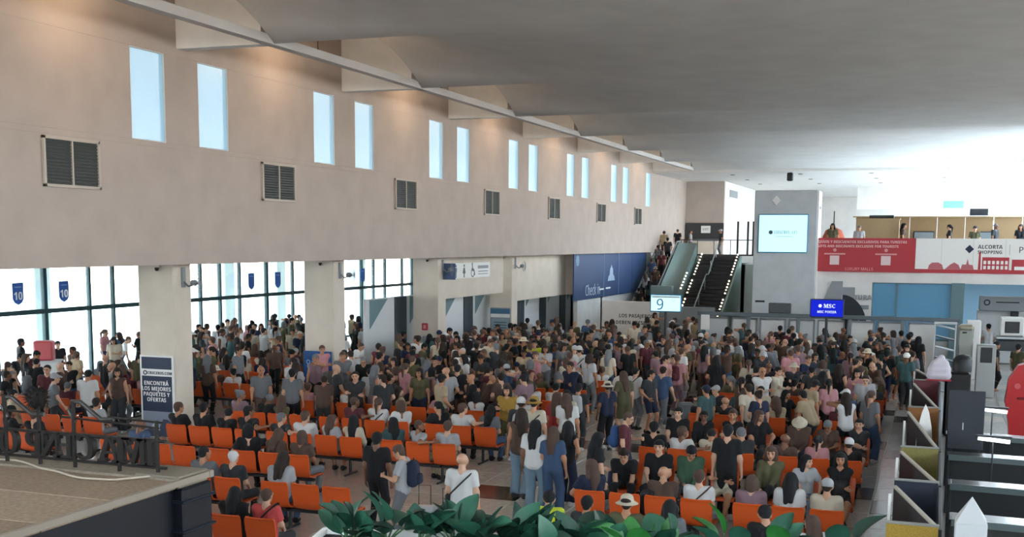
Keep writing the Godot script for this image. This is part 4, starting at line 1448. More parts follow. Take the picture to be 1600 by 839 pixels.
	part(gb, "lip", cb(Vector3(0.16, 0.03, 0.05), 0.01), M.pale_grey, Vector3(0, -0.16, 0.09))
	# fourth pillar: wayfinding screen
	var wk := thing("wayfinding_kiosk", "grey framed notice board with blue header on the rear pillar", "notice board", Vector3(-18.36, 1.3, -48.59))
	part(wk, "board", cb(Vector3(0.98, 1.5, 0.05), 0.015), M.grey, Vector3(0, 0, 0.025))
	part(wk, "header", cb(Vector3(0.92, 0.22, 0.01), 0.003), mat("44708c", 0.5), Vector3(0, 0.6, 0.055))
	part(wk, "white_strip", cb(Vector3(0.92, 0.16, 0.01), 0.003), M.paper, Vector3(0, 0.4, 0.055))
	part(wk, "map_sheet", cb(Vector3(0.8, 0.8, 0.01), 0.003), mat("8aa0a8", 0.5), Vector3(0, -0.15, 0.055))
	for i in 5:
		part(wk, "text_line", cb(Vector3(0.6, 0.03, 0.006), 0.001), M.text_dark, Vector3(0, 0.1 - 0.12 * i, 0.061))
	# restroom sign on the infill panel
	var rs := thing("restroom_sign", "white restroom sign with man, woman and wheelchair pictograms", "sign", Vector3(-18.09, 3.82, -44.2), PI / 2)
	part(rs, "panel", cb(Vector3(4.6, 0.62, 0.04), 0.01), M.paper)
	var ink := mat("5d5f60", 0.7)
	for i in 2:
		part(rs, "head", plate(disc_pts(0.055), 0.006), ink, Vector3(-1.45 + i * 0.85, 0.2, 0.022))
		var bd := [Vector2(-0.09, 0.12), Vector2(0.09, 0.12), Vector2(0.08, -0.05), Vector2(0.05, -0.05), Vector2(0.04, -0.28), Vector2(-0.04, -0.28), Vector2(-0.05, -0.05), Vector2(-0.08, -0.05)] if i == 0 else [Vector2(-0.06, 0.12), Vector2(0.06, 0.12), Vector2(0.15, -0.1), Vector2(0.05, -0.12), Vector2(0.04, -0.28), Vector2(-0.04, -0.28), Vector2(-0.05, -0.12), Vector2(-0.15, -0.1)]
		part(rs, "figure", plate(bd, 0.006), ink, Vector3(-1.45 + i * 0.85, 0, 0.022))
	part(rs, "wheel", plate(ring_pts(0.19, 0.145), 0.006), ink, Vector3(0.32, -0.1, 0.022))
	part(rs, "rider", plate([Vector2(-0.05, 0.22), Vector2(0.03, 0.22), Vector2(0.06, 0.02), Vector2(0.22, 0.02), Vector2(0.3, -0.2), Vector2(0.24, -0.22), Vector2(0.17, -0.04), Vector2(-0.02, -0.04)], 0.006), ink, Vector3(0.28, 0.0, 0.026))
	part(rs, "rider_head", plate(disc_pts(0.05), 0.006), ink, Vector3(0.28, 0.26, 0.022))
	for q in [[1.5, 0.12, 1.2, 0.13], [1.5, -0.06, 1.1, 0.04], [1.5, -0.17, 1.1, 0.03]]:
		part(rs, "text_line", cb(Vector3(q[2], q[3], 0.006), 0.001), M.grey, Vector3(q[0], q[1], 0.022))
	nest(rs, "panel", ["head", "figure", "wheel", "rider", "text_line"])
	single("blade_sign", cb(Vector3(0.5, 0.62, 0.06), 0.01), mat("44587c", 0.5), "square slate-blue sign projecting beside the restroom sign", "sign", Vector3(-17.56, 3.85, -40.9))
	# blue check-in wall graphic
	var ck := thing("checkin_panel", "large dark blue check-in wall graphic left of the escalator", "sign", Vector3(-17.4, 3.2, -64.6), PI / 2)
	var cblue := mat("123f74", 0.5, 0, "fine", 0.2)
	for i in 4:
		part(ck, "panel", cb(Vector3([5.6, 3.1, 3.1, 3.6][i], 2.4, 0.05), 0.006), cblue, Vector3([-5.3, -0.9, 2.25, 5.65][i], 0, 0))
	for x in [-2.48, 0.68]:
		part(ck, "divider", cb(Vector3(0.07, 2.4, 0.06), 0.004), mat("6f8fae", 0.5), Vector3(x, 0, 0.01))
	text(ck, "lettering", "Check in", 0.55, mat("b9cadb", 0.6), Vector3(-4.6, -0.75, 0.03), Basis(), 0.01)
	part(ck, "dash", cb(Vector3(0.9, 0.09, 0.01), 0.002), M.text_white, Vector3(-2.95, -0.76, 0.045))
	part(ck, "dash", cb(Vector3(1.0, 0.09, 0.01), 0.002), M.text_white, Vector3(-1.6, -0.74, 0.045))
	part(ck, "ship_emblem", plate([Vector2(-0.75, -0.35), Vector2(0.75, -0.35), Vector2(0.6, -0.1), Vector2(0.35, 0.0), Vector2(0.3, 0.32), Vector2(0.12, 0.4), Vector2(0, 0.55), Vector2(-0.12, 0.4), Vector2(-0.3, 0.3), Vector2(-0.35, 0.0), Vector2(-0.6, -0.1)], 0.01), mat("a9bfd4", 0.6), Vector3(-0.9, 0.0, 0.03))
	part(ck, "corner_mark", plate(disc_pts(0.3, 8), 0.01), mat("6f8fae", 0.6), Vector3(-7.5, 0.85, 0.03))
	# blue number banners by the street glazing
	for i in 6:
		var zb: float = [-30.3, -32.45, -39.4, -44.2, -46.4, -54.8][i]
		var n := thing("hanging_banner", ["blue shield-shaped banner with number 10 nearest the letter sign", "blue shield-shaped banner with number 10, second from the letter sign", "blue shield banner just past the first pillar", "blue shield banner midway between first and second pillars", "blue shield banner close before the second pillar", "blue shield banner past the second pillar"][i], "banner", Vector3(-28.5, 3.18, zb), PI / 2, "blue banners along the glazing")
		var out := [Vector2(-0.24, 0.36), Vector2(0.24, 0.36), Vector2(0.24, -0.18), Vector2(0.16, -0.3), Vector2(0, -0.37), Vector2(-0.16, -0.3), Vector2(-0.24, -0.18)]
		part(n, "cloth", plate(out, 0.015), mat("2b5aa8", 0.7))
		if i < 2:
			text(n, "number", "10", 0.26, M.text_white, Vector3(0, -0.08, 0.012), Basis(), 0.006, "Droid Sans", 700)
		part(n, "small_print", cb(Vector3(0.3, 0.03, 0.004), 0.001), mat("86a6d8", 0.6), Vector3(0, 0.22, 0.01))
		part(n, "cord", tubes([[Vector3(0, 0.36, 0), Vector3(0, 1.24, 0)]], 0.006, 5), M.grey)
	# red and white cabinet by the doors
	var rc := thing("service_counter", "white counter with red cabinet on top beside the entrance doors", "counter", Vector3(-26.6, 0, -29.3), 0.5)
	part(rc, "base", cb(Vector3(0.9, 1.1, 0.6), 0.02), M.white, Vector3(0, 0.55, 0))
	part(rc, "worktop", cb(Vector3(1.0, 0.05, 0.7), 0.01), M.pale_grey, Vector3(0, 1.125, 0))
	part(rc, "red_cabinet", cb(Vector3(0.58, 0.62, 0.45), 0.04), mat("b8484c", 0.5), Vector3(0, 1.46, 0))
	part(rc, "cabinet_door", cb(Vector3(0.5, 0.52, 0.02), 0.02), mat("c45c5f", 0.5), Vector3(0, 1.46, 0.232))

func ring_pts(ro: float, ri: float, n := 22) -> Array:
	var a := []
	for i in n + 1:
		a.append(Vector2(cos(TAU * i / n), sin(TAU * i / n)) * ro)
	for i in n + 1:
		a.append(Vector2(cos(-TAU * i / n - 0.0001), sin(-TAU * i / n - 0.0001)) * ri)
	a[n] = Vector2(cos(-0.002), sin(-0.002)) * ro
	a[2 * n + 1] = Vector2(cos(0.002), sin(0.002)) * ri
	a[n + 1] = Vector2(cos(-0.002), sin(-0.002)) * ri
	return a

func build_back() -> void:
	# pylon with its screen
	var py := thing("lift_tower", "free-standing grey lift tower carrying a bright screen", "tower", Vector3(-6.12, 0, -50.0))
	part(py, "shaft", cb(Vector3(2.6, 7.22, 1.3), 0.03), M.pylon, Vector3(0, 3.61, -0.66))
	part(py, "side_cladding", cb(Vector3(0.04, 7.18, 1.24), 0.01), M.white, Vector3(1.32, 3.6, -0.66))
	part(py, "lamp_disc", plate([Vector2(0, 0.2), Vector2(0.17, 0), Vector2(0, -0.2), Vector2(-0.17, 0)], 0.03), M.paper, Vector3(-0.4, 6.8, 0.01))
	part(py, "side_label", cb(Vector3(0.01, 0.12, 0.5), 0.003), M.dark, Vector3(1.345, 6.5, -0.6))
	part(py, "base_sign", cb(Vector3(0.4, 0.08, 0.02), 0.01), M.dark, Vector3(-0.95, 2.55, 0.01))
	var sc := thing("wall_screen", "large bright cyan-white screen mounted on the grey tower", "screen", Vector3(-6.2, 5.42, -49.9))
	screen(sc, 1.98, 1.54, glow("c9f4fa", 0.62), mat("1f86b4", 0.4))
	text(sc, "lettering", "DISCRO. LO", 0.13, mat("4f6468", 0.7), Vector3(0.12, 0.05, 0.008), Basis(), 0.004)
	part(sc, "emblem", plate(disc_pts(0.09, 8), 0.004), mat("4f6468", 0.7), Vector3(-0.5, 0.05, 0.008))
	part(sc, "small_print", cb(Vector3(0.7, 0.02, 0.004), 0.001), mat("c3dadc", 0.7), Vector3(0.05, -0.12, 0.008))
	nest(sc, "display", ["lettering", "emblem", "small_print"])
	area(sc, Vector3(0, 0, 0.05), AWAY, Vector2(1.9, 1.5), 0.5, "d9f6ff", "screen_light")
	# red and white banner along the mezzanine edge
	var bn := thing("shopping_banner", "long red and white shopping banner along the mezzanine edge", "banner", Vector3(-5.4, 4.55, -50.45))
	part(bn, "red_panel", cb(Vector3(4.5, 1.4, 0.05), 0.008), M.red, Vector3(2.25, 0, 0))
	part(bn, "white_panel", cb(Vector3(7.5, 1.26, 0.05), 0.008), M.paper, Vector3(8.25, 0.07, 0))
	part(bn, "red_base", cb(Vector3(7.5, 0.16, 0.06), 0.008), M.red, Vector3(8.25, -0.62, 0))
	for x in [5.5, 6.7, 7.9]:
		part(bn, "seam", cb(Vector3(0.015, 1.2, 0.01), 0.001), M.pale_grey, Vector3(x, 0.08, 0.026))
	text(bn, "heading", "OBSEQUIOS Y DESCUENTOS EXCLUSIVOS PARA TURISTAS", 0.105, mat("e8c3c2", 0.7), Vector3(2.2, 0.54, 0.026), Basis(), 0.006, "Droid Sans", 700)
	text(bn, "subheading", "GIFTS AND DISCOUNTS EXCLUSIVE FOR TOURISTS", 0.1, mat("e8c3c2", 0.7), Vector3(2.2, 0.36, 0.026), Basis(), 0.006, "Droid Sans", 700)
	text(bn, "footer", "LUXURY MALLS", 0.12, mat("e0a9a8", 0.7), Vector3(2.3, -0.58, 0.026))
	for x in [1.3, 3.35]:
		part(bn, "pale_square", cb(Vector3(0.38, 0.38, 0.01), 0.002), mat("e6cfcf", 0.7), Vector3(x, -0.22, 0.026))
		part(bn, "caption", cb(Vector3(0.85, 0.06, 0.01), 0.002), mat("d99a9a", 0.7), Vector3(x, 0.04, 0.026))
		part(bn, "symbol", plate(disc_pts(0.07, 12), 0.01), mat("d99a9a", 0.7), Vector3(x, 0.2, 0.026))
	part(bn, "diamond_logo", plate([Vector2(0, 0.17), Vector2(0.17, 0), Vector2(0, -0.17), Vector2(-0.17, 0)], 0.01), M.navy, Vector3(6.55, 0.28, 0.028))
	text(bn, "shop_name", "ALCORTA", 0.15, M.text_dark, Vector3(7.32, 0.37, 0.028), Basis(), 0.006, "Droid Sans", 700)
	text(bn, "shop_word", "SHOPPING", 0.13, M.text_dark, Vector3(7.32, 0.16, 0.028), Basis(), 0.006, "Droid Sans", 700)
	part(bn, "divider", cb(Vector3(0.015, 0.4, 0.01), 0.001), M.grey, Vector3(8.05, 0.26, 0.028))
	text(bn, "second_shop", "Patio", 0.24, M.text_dark, Vector3(8.75, 0.26, 0.028))
	part(bn, "tent_graphic", plate([Vector2(-0.3, -0.14), Vector2(-0.26, 0.02), Vector2(-0.15, 0.12), Vector2(0.1, 0.13), Vector2(0.24, 0.04), Vector2(0.3, -0.14)], 0.01), mat("b8646a", 0.6), Vector3(5.3, -0.4, 0.028))
	part(bn, "tent_graphic", plate([Vector2(-0.3, -0.14), Vector2(-0.1, 0.05), Vector2(0.05, 0.14), Vector2(0.22, 0.04), Vector2(0.3, -0.14)], 0.01), mat("b8646a", 0.6), Vector3(5.95, -0.4, 0.028))
	part(bn, "tower_graphic", plate([Vector2(-0.25, -0.14), Vector2(-0.2, 0.06), Vector2(-0.05, 0.06), Vector2(0, 0.3), Vector2(0.06, 0.06), Vector2(0.2, 0.04), Vector2(0.25, -0.14)], 0.01), mat("b8646a", 0.6), Vector3(6.5, -0.4, 0.028))
	part(bn, "obelisk_graphic", plate([Vector2(-0.05, -0.14), Vector2(-0.035, 0.5), Vector2(0, 0.62), Vector2(0.035, 0.5), Vector2(0.05, -0.14)], 0.01), M.red, Vector3(6.95, -0.4, 0.028))
	part(bn, "palace_graphic", cb(Vector3(1.0, 0.52, 0.01), 0.002), M.red, Vector3(7.55, -0.3, 0.028))
	for r in 2:
		for i in 6:
			part(bn, "palace_window", cb(Vector3(0.1, 0.14, 0.01), 0.002), M.paper, Vector3(7.15 + 0.16 * i, -0.25 - 0.2 * r, 0.034))
	part(bn, "palace_wing_graphic", cb(Vector3(1.6, 0.44, 0.01), 0.002), M.red, Vector3(8.95, -0.34, 0.028))
	for i in 3:
		part(bn, "palace_window", cb(Vector3(0.4, 0.14, 0.01), 0.002), M.paper, Vector3(8.45 + 0.5 * i, -0.47, 0.034))
	nest(bn, "red_panel", ["heading", "subheading", "footer", "pale_square", "caption", "symbol"])
	nest(bn, "white_panel", ["seam", "diamond", "shop_", "divider", "second_shop", "tent", "tower_g", "obelisk_g", "palace"])
	# upper-level cafe
	var cw := thing("cafe_wall", "wooden back wall of the upper-level cafe", "partition", Vector3(-0.2, 4.2, -62.0))
	for i in 8:
		part(cw, "wood_panel", cb(Vector3(1.28, 2.15, 0.12), 0.01), M.wood, Vector3(-3.2 + 1.3 * i, 1.08, 0))
	part(cw, "coping", cb(Vector3(10.6, 0.06, 0.3), 0.01), M.card, Vector3(1.3, 2.18, 0))
	single("cafe_kiosk", slabs([[Vector3(-0.95, 0, -0.4), Vector3(0.95, 1.95, 0.4)], [Vector3(-1.0, 1.95, -0.45), Vector3(1.0, 2.0, 0.45)]]), M.card, "tan boxy cafe counter standing before the wooden wall", "counter", Vector3(-2.75, 4.2, -57.5))
	single("menu_board", cb(Vector3(1.1, 0.14, 0.5), 0.02), M.dark, "dark flat box lying on top of the tan cafe counter", "box", Vector3(-2.6, 6.28, -57.5))
	for i in 4:
		var tv := thing("cafe_screen", "small dark display on the cafe's wooden wall, %s from the tan counter" % ["first", "second", "third", "fourth"][i], "screen", Vector3([-0.75, 2.2, 4.4, 5.8][i], 5.35, -61.89), 0, "displays in the cafe")
		part(tv, "casing", cb(Vector3(1.0, 0.62, 0.08), 0.02), M.black)
		part(tv, "display", cb(Vector3(0.9, 0.52, 0.01), 0.004), mat("5f6668", 0.3), Vector3(0, 0, 0.045))
	var og := thing("fruit_basket_display", "rounded orange-red display behind the red banner", "display", Vector3(-4.6, 4.2, -55.5))
	part(og, "body", lathe([Vector2(0.001, 0), Vector2(0.42, 0.02), Vector2(0.5, 0.5), Vector2(0.5, 1.1), Vector2(0.36, 1.42), Vector2(0.12, 1.55), Vector2(0.001, 1.56)], 20), mat("b4553c", 0.7))
	part(og, "spike", tubes([[Vector3(0, 1.5, 0), Vector3(0, 2.3, 0)]], 0.03, 6), M.dark)
	var ex := thing("exit_sign", "lit green exit sign hanging over the cafe", "sign", Vector3(0.55, 6.95, -61.0))
	part(ex, "box", cb(Vector3(0.95, 0.36, 0.08), 0.02), glow("7fd8a8", 0.35))
	part(ex, "rod", tubes([[Vector3(-0.3, 0.18, 0), Vector3(-0.3, 2.35, 0)], [Vector3(0.3, 0.18, 0), Vector3(0.3, 2.35, 0)]], 0.012, 5), M.grey)
	single("ceiling_monitor", cb(Vector3(0.85, 0.34, 0.1), 0.02), M.dark, "dark monitor beside the green exit sign", "screen", Vector3(1.75, 6.6, -61.75))
	var up := struct("wall_bulkhead", "pale bulkhead above the cafe")
	part(up, "panel", slabs([[Vector3(-6.0, 7.6, -92), Vector3(6.0, 9.32, -92.3)]]), M.ceil_back)
	part(up, "end_wall", slabs([[Vector3(-6.5, 4.2, -100), Vector3(3.6, 9.3, -100.3)]]), M.ceil_back)
	single("cafe_glass_screen", cb(Vector3(1.6, 2.0, 0.04), 0.01), pane("bfe3ee", 0.45), "pale glass screen at the end of the cafe", "screen", Vector3(5.9, 5.2, -60.5))
	# recessed downlights
	var ord := ["first", "second", "third", "fourth", "fifth", "sixth"]
	for r in 3:
		for i in 6:
			var d := thing("downlight", "small recessed ceiling spot over the landing, %s row, %s from the long wall" % [ord[r], ord[i]], "light", Vector3(-12.5 + i * 4.2, 9.295, -74.5 - r * 6.0), 0, "recessed spots in the rear ceiling")
			part(d, "rim", lathe([Vector2(0.1, 0), Vector2(0.12, -0.02), Vector2(0.15, -0.01), Vector2(0.15, 0.01)], 14), M.dark_steel)
			part(d, "lens", plate(disc_pts(0.1, 12), 0.01), M.dark, Vector3(0, -0.004, 0), Basis(Vector3.RIGHT, PI / 2))
	single("ceiling_speaker", cb(Vector3(0.35, 0.5, 0.35), 0.05), M.dark, "small black loudspeaker under the rear ceiling left of the tower", "speaker", Vector3(-8.7, 9.02, -72.6))
	# escalator, stairs
	var S := tan(deg_to_rad(28.0))
	var es := thing("escalator", "crowded escalator with glass sides climbing beside the blue check-in graphic", "escalator", Vector3(-16.42, 0, 0))
	var side := func(x: float, yo: float, h: float, t: float) -> ArrayMesh:
		var st := begin()
		var a := [Vector3(x, yo, -66.0), Vector3(x, yo + h, -66.0), Vector3(x, 4.2 + yo + h, -74.0), Vector3(x, 4.2 + yo, -74.0)]
		var o := Vector3(t, 0, 0)
		quad(st, a[0], a[1], a[2], a[3])
		quad(st, a[3] + o, a[2] + o, a[1] + o, a[0] + o)
		for i in 4:
			quad(st, a[i], a[(i + 1) % 4], a[(i + 1) % 4] + o, a[i] + o)
		return done(st)
	for s in [-1, 1]:
		part(es, "side_panel", side.call(s * 0.55, -0.5, 0.55, 0.06 * s), M.teal_grey if s < 0 else M.pale_grey)
		part(es, "glass_side", side.call(s * 0.55, 0.05, 0.8, 0.02 * s), M.rail_glass)
		part(es, "handrail", tubes([[Vector3(s * 0.57, 0.5, -65.6), Vector3(s * 0.57, 0.88, -65.9), Vector3(s * 0.57, 5.08, -74.0), Vector3(s * 0.57, 5.1, -75.2)]], 0.05), M.steel)
	var step := cb(Vector3(1.04, 0.21, 0.42), 0.01)
	for i in 20:
		var z := -66.2 - i * 0.4
		part(es, "step", step, M.dark_steel, Vector3(0, escalator_y(z) - 0.1, z))
	var sb := thing("stairs", "wide black stairs edged with white light dots", "stairs", Vector3(-13.05, 0, 0))
	var tread := cb(Vector3(2.5, 0.2, 0.42), 0.008)
	for i in 21:
		var z := -66.0 - i * 0.4
		part(sb, "step", tread, M.black, Vector3(0, minf(escalator_y(z) + 0.02, 4.1), z))
	var dot := SphereMesh.new()
	dot.radius = 0.06
	dot.height = 0.12
	dot.radial_segments = 10
	dot.rings = 5
	var dg := glow("fff4e0", 1.6)
	for s in [-1, 1]:
		for i in 21:
			if i == 6 or i == 12:
				continue
			var z := -67.2 - i * 0.33
			part(sb, "light_dot", dot, dg, Vector3(s * 1.14, escalator_y(z) + 0.2, z))
	part(sb, "handrail", tubes([[Vector3(-0.2, 1.0, -66.4), Vector3(-0.2, 3.1, -70.4), Vector3(-0.2, 3.1, -71.2), Vector3(-0.2, 5.0, -74.2)]], 0.04), M.steel)
	for i in 5:
		var z := -66.6 - i * 1.75
		part(sb, "rail_post", tubes([[Vector3(-0.2, escalator_y(z), z), Vector3(-0.2, minf(escalator_y(z) + 0.85, 4.9), z)]], 0.025, 6), M.steel)
	var div := thing("escalator_divider", "pale green glass-sided box between escalator and black stairs", "partition", Vector3(-15.1, 0, 0))
	part(div, "side", side.call(-0.65, -0.5, 1.3, 1.2), mat("7d9490", 0.5))
	part(div, "end_box", cb(Vector3(1.25, 2.5, 0.6), 0.02), mat("7f938f", 0.5), Vector3(-0.02, 1.25, -66.8))
	for i in 6:
		part(div, "light_dot", dot, dg, Vector3(0.62, escalator_y(-69.0 - 0.33 * i) + 0.75, -69.0 - 0.33 * i))
	# railing and sign on the landing
	var lr := thing("landing_railing", "thin dark railing across the top of the black stairs", "railing", Vector3(-14.0, 4.2, -74.6))
	part(lr, "top_rail", tubes([[Vector3(-1.7, 1.0, 0), Vector3(3.6, 1.0, 0)]], 0.03, 6), M.dark)
	part(lr, "edge_bar", cb(Vector3(6.0, 0.14, 0.1), 0.02), M.dark, Vector3(0.9, 0.02, 0.1))
	for i in 6:
		part(lr, "post", tubes([[Vector3(-1.7 + i * 1.06, 0, 0), Vector3(-1.7 + i * 1.06, 1.0, 0)]], 0.025, 6), M.dark)
	var lb := thing("landing_counter", "dark board with small white notice above a pale counter at the landing", "counter", Vector3(-15.6, 4.2, -81.85))
	part(lb, "board", cb(Vector3(2.7, 1.15, 0.08), 0.02), mat("39393a", 0.7), Vector3(0, 1.63, 0))
	part(lb, "notice", cb(Vector3(0.66, 0.5, 0.02), 0.004), M.paper, Vector3(0.1, 1.75, 0.06))
	text(lb, "notice_text", "EXIT", 0.16, M.text_dark, Vector3(0.1, 1.76, 0.072), Basis(), 0.004)
	part(lb, "counter", cb(Vector3(2.1, 0.95, 0.5), 0.02), M.beige, Vector3(0.0, 0.48, 0.3))
	part(lb, "worktop", cb(Vector3(2.2, 0.14, 0.55), 0.02), M.grey, Vector3(0.0, 1.0, 0.3))
	var fr := thing("post_screen", "row of tall dark posts beside the landing", "screen", Vector3(-11.8, 4.2, -76.0))
	for i in 4:
		part(fr, "post", cb(Vector3(0.12, 2.2, 0.12), 0.01), M.dark, Vector3(-0.5 + [0.0, 0.65, 1.0, 1.35][i], 1.1, 0))
	# number screen and cruise screen on stands
	var n9 := thing("number_screen", "bright white and cyan screen showing the number 9", "screen", Vector3(-10.04, 2.63, -45.0))
	screen(n9, 1.18, 0.62, glow("cdf2fa", 0.66), mat("1c7fae", 0.4), 0.1)
	text(n9, "number", "9", 0.42, mat("0f6f9a", 0.6), Vector3(-0.22, -0.05, 0.008), Basis(), 0.004)
	part(n9, "top_strip", cb(Vector3(1.1, 0.07, 0.006), 0.002), mat("c9dfe0", 0.6), Vector3(0, 0.25, 0.008))
	part(n9, "corner_box", plate(ring_pts(0.09, 0.075, 4), 0.004), mat("9ab8bd", 0.6), Vector3(0.32, 0.15, 0.008))
	part(n9, "post", tubes([[Vector3(0, -0.3, -0.06), Vector3(0, -2.62, -0.06)]], 0.05), M.dark_steel)
	nest(n9, "display", ["number", "top_strip", "corner_box"])
	area(n9, Vector3(0, 0, 0.05), AWAY, Vector2(1.1, 0.6), 0.15, "d5f4ff", "screen_light")
	var ms := thing("cruise_screen", "deep blue screen with white cruise line name", "screen", Vector3(-3.78, 2.64, -44.0))
	screen(ms, 1.14, 0.6, glow("0a1cb4", 0.7), mat("101c50", 0.4), 0.1)
	var wg := glow("dfe8ff", 0.6)
	text(ms, "line_name", "MSC", 0.14, wg, Vector3(0.09, 0.09, 0.008), Basis(), 0.004, "Droid Serif", 700)
	part(ms, "star_logo", plate(disc_pts(0.065, 8), 0.004), wg, Vector3(-0.24, 0.09, 0.01))
	text(ms, "ship_name", "MSC POESIA", 0.085, wg, Vector3(0.0, -0.13, 0.008), Basis(), 0.004, "Droid Sans", 700)
	part(ms, "post", tubes([[Vector3(0, -0.3, -0.06), Vector3(0, -2.63, -0.06)]], 0.05), M.dark_steel)
	nest(ms, "display", ["line_name", "star_logo", "ship_name"])
	area(ms, Vector3(0, 0, 0.05), AWAY, Vector2(1.1, 0.6), 0.05, "2a45ff", "screen_light")
	# portal frame and queue partitions
	var pf := thing("portal_frame", "long grey metal frame standing over the rear partitions", "frame", Vector3(-4.2, 0, -47.8))
	part(pf, "rail", cb(Vector3(10.2, 0.16, 0.2), 0.02), mat("59666b", 0.5), Vector3(0, 2.1, 0))
	for i in 6:
		part(pf, "post", cb(Vector3(0.14, 2.02, 0.16), 0.015), mat("6d787c", 0.5), Vector3(-5.0 + i * 2.0, 1.01, 0))
	for i in 8:
		var x := -8.6 + i * 1.16
		var qp := thing("queue_partition", "grey-white partition panel under the metal frame, %s from the stairs" % ["first", "second", "third", "fourth", "fifth", "sixth", "seventh", "eighth"][i], "partition", Vector3(x, 0, -48.3), 0, "partitions at the back of the hall")
		part(qp, "panel", cb(Vector3(0.95, 1.85, 0.05), 0.02), M.white if i % 3 else M.pale_grey, Vector3(0, 0.95, 0))
		part(qp, "edge_frame", slabs([[Vector3(-0.53, 0, -0.04), Vector3(-0.475, 1.95, 0.04)], [Vector3(0.475, 0, -0.04), Vector3(0.53, 1.95, 0.04)], [Vector3(-0.53, 1.88, -0.04), Vector3(0.53, 1.95, 0.04)]]), M.grey)
	single("monitor_back", cb(Vector3(0.9, 0.42, 0.12), 0.03), mat("4a5054", 0.5), "dark grey monitor standing on the metal frame below the tower", "monitor", Vector3(-5.95, 2.4, -47.8))
	single("notice_paper", cb(Vector3(0.36, 0.62, 0.02), 0.004), M.paper, "white paper notice hanging from the frame beside the number screen", "notice", Vector3(-8.95, 1.75, -47.66))
	# white notice wall 
	var nw := thing("notice_wall", "white partition with two lines of notice lettering below the escalator", "partition", Vector3(-14.0, 0, -55.0))
	part(nw, "panel", cb(Vector3(2.8, 2.15, 0.2), 0.02), M.white, Vector3(0, 1.08, 0))
	text(nw, "notice_line", "LOS PASAJEROS", 0.17, M.text_dark, Vector3(0.3, 1.45, 0.102), Basis(), 0.006, "Droid Sans", 700)
	text(nw, "notice_line", "DEBEN PRESENTAR", 0.17, M.text_dark, Vector3(0.35, 1.12, 0.102), Basis(), 0.006, "Droid Sans", 700)
	nest(nw, "panel", ["notice_line"])
	single("grey_partition", cb(Vector3(2.6, 1.95, 0.16), 0.02), M.grey, "plain grey partition standing beside the white notice wall", "partition", Vector3(-11.2, 0.98, -55.2))
	# curved dark flag and grey shapes on the white wall
	var cf := thing("curved_flag", "dark curved flag banner with pale ring emblems beside the blue screen", "banner", Vector3(-3.15, 0, -48.9))
	var fo := [Vector2(-0.45, 0.25)]
	for i in 13:
		fo.append(Vector2(-0.45 + 1.0 * sin(PI / 2 * i / 12.0 * 1.0) * cos(PI / 2 * (1.0 - i / 12.0) * 0.0), 2.95 - 1.4 * (1.0 - cos(PI / 2 * i / 12.0))))
	fo.append(Vector2(0.5, 0.25))
	part(cf, "sail", plate(fo, 0.03), mat("1c2530", 0.6))
	part(cf, "ring_emblem", plate(ring_pts(0.2, 0.15), 0.01), M.grey, Vector3(0.05, 1.9, 0.02))
	part(cf, "ring_emblem", plate(ring_pts(0.2, 0.1), 0.01), M.grey, Vector3(0.05, 1.3, 0.02))
	part(cf, "pole", tubes([[Vector3(-0.47, 0, 0), Vector3(-0.47, 2.95, 0)]], 0.02, 6), M.steel)
	part(cf, "base", cb(Vector3(0.7, 0.03, 0.5), 0.01), M.dark_steel, Vector3(-0.2, 0.016, 0))
	nest(cf, "sail", ["ring_emblem"])
	var gs := thing("angular_sign", "large grey angular relief on the white wall behind the blue screen", "sign", Vector3(-3.98, 2.6, -50.55))
	part(gs, "blade", plate([Vector2(-0.75, -0.55), Vector2(-0.2, 0.85), Vector2(0.25, 0.85), Vector2(0.25, 0.6), Vector2(0.75, 0.6), Vector2(0.75, -0.55)], 0.1), M.grey)
	text(gs, "relief_letters", "TURA", 0.2, M.grey, Vector3(1.08, 0.18, 0.0), Basis(), 0.05, "Droid Sans", 700)
	part(gs, "relief_bar", cb(Vector3(0.55, 0.18, 0.06), 0.01), M.grey, Vector3(1.06, -0.22, 0))
	# right-hand opening: screening area
	var room := struct("ceiling_screening", "lit ceiling of the screening room")
	part(room, "panel", slabs([[Vector3(-7.2, 3.6, -51), Vector3(16, 3.74, -66)]]), M.white)
	for i in 3:
		var lp := thing("ceiling_lamp", "flat luminous panel in the screening room ceiling, %s from the blue glazing" % ["first", "second", "third"][i], "light", Vector3(-0.5 + 3.6 * i, 3.56, -58.0), 0, "panels in the screening room")
		part(lp, "frame", cb(Vector3(2.5, 0.06, 1.3), 0.01), M.white)
		part(lp, "diffuser", cb(Vector3(2.4, 0.02, 1.2), 0.004), glow("e8f4ff", 1.2), Vector3(0, -0.035, 0))
		area(lp, Vector3(0, -0.06, 0), Basis(Vector3.RIGHT, -PI / 2), Vector2(2.4, 1.2), 22.0, "d8ecff")
	var xr := thing("baggage_scanner", "white baggage scanner with dark screen on a steel bench", "scanner", Vector3(2.75, 0, -48.0))
	part(xr, "bench", cb(Vector3(1.7, 0.08, 0.9), 0.01), M.steel, Vector3(0.3, 1.5, 0))
	for s in [-1, 1]:
		part(xr, "leg", cb(Vector3(0.08, 1.46, 0.8), 0.01), M.dark_steel, Vector3(0.3 + s * 0.78, 0.73, 0))
	part(xr, "housing", cb(Vector3(0.85, 0.72, 0.6), 0.04), M.white, Vector3(0, 1.92, 0))
	part(xr, "tunnel_mouth", cb(Vector3(0.52, 0.44, 0.04), 0.02), M.black, Vector3(0, 1.9, 0.3))
	part(xr, "shelf", cb(Vector3(1.5, 0.4, 0.7), 0.02), M.dark_steel, Vector3(0.3, 1.2, 0))
	var gk := thing("screening_gate", "grey lettered hood of the screening machine behind the white scanner", "machine", Vector3(2.6, 0, -53.0))
	part(gk, "hood", cb(Vector3(1.8, 0.6, 0.8), 0.03), M.grey, Vector3(0, 2.55, 0))
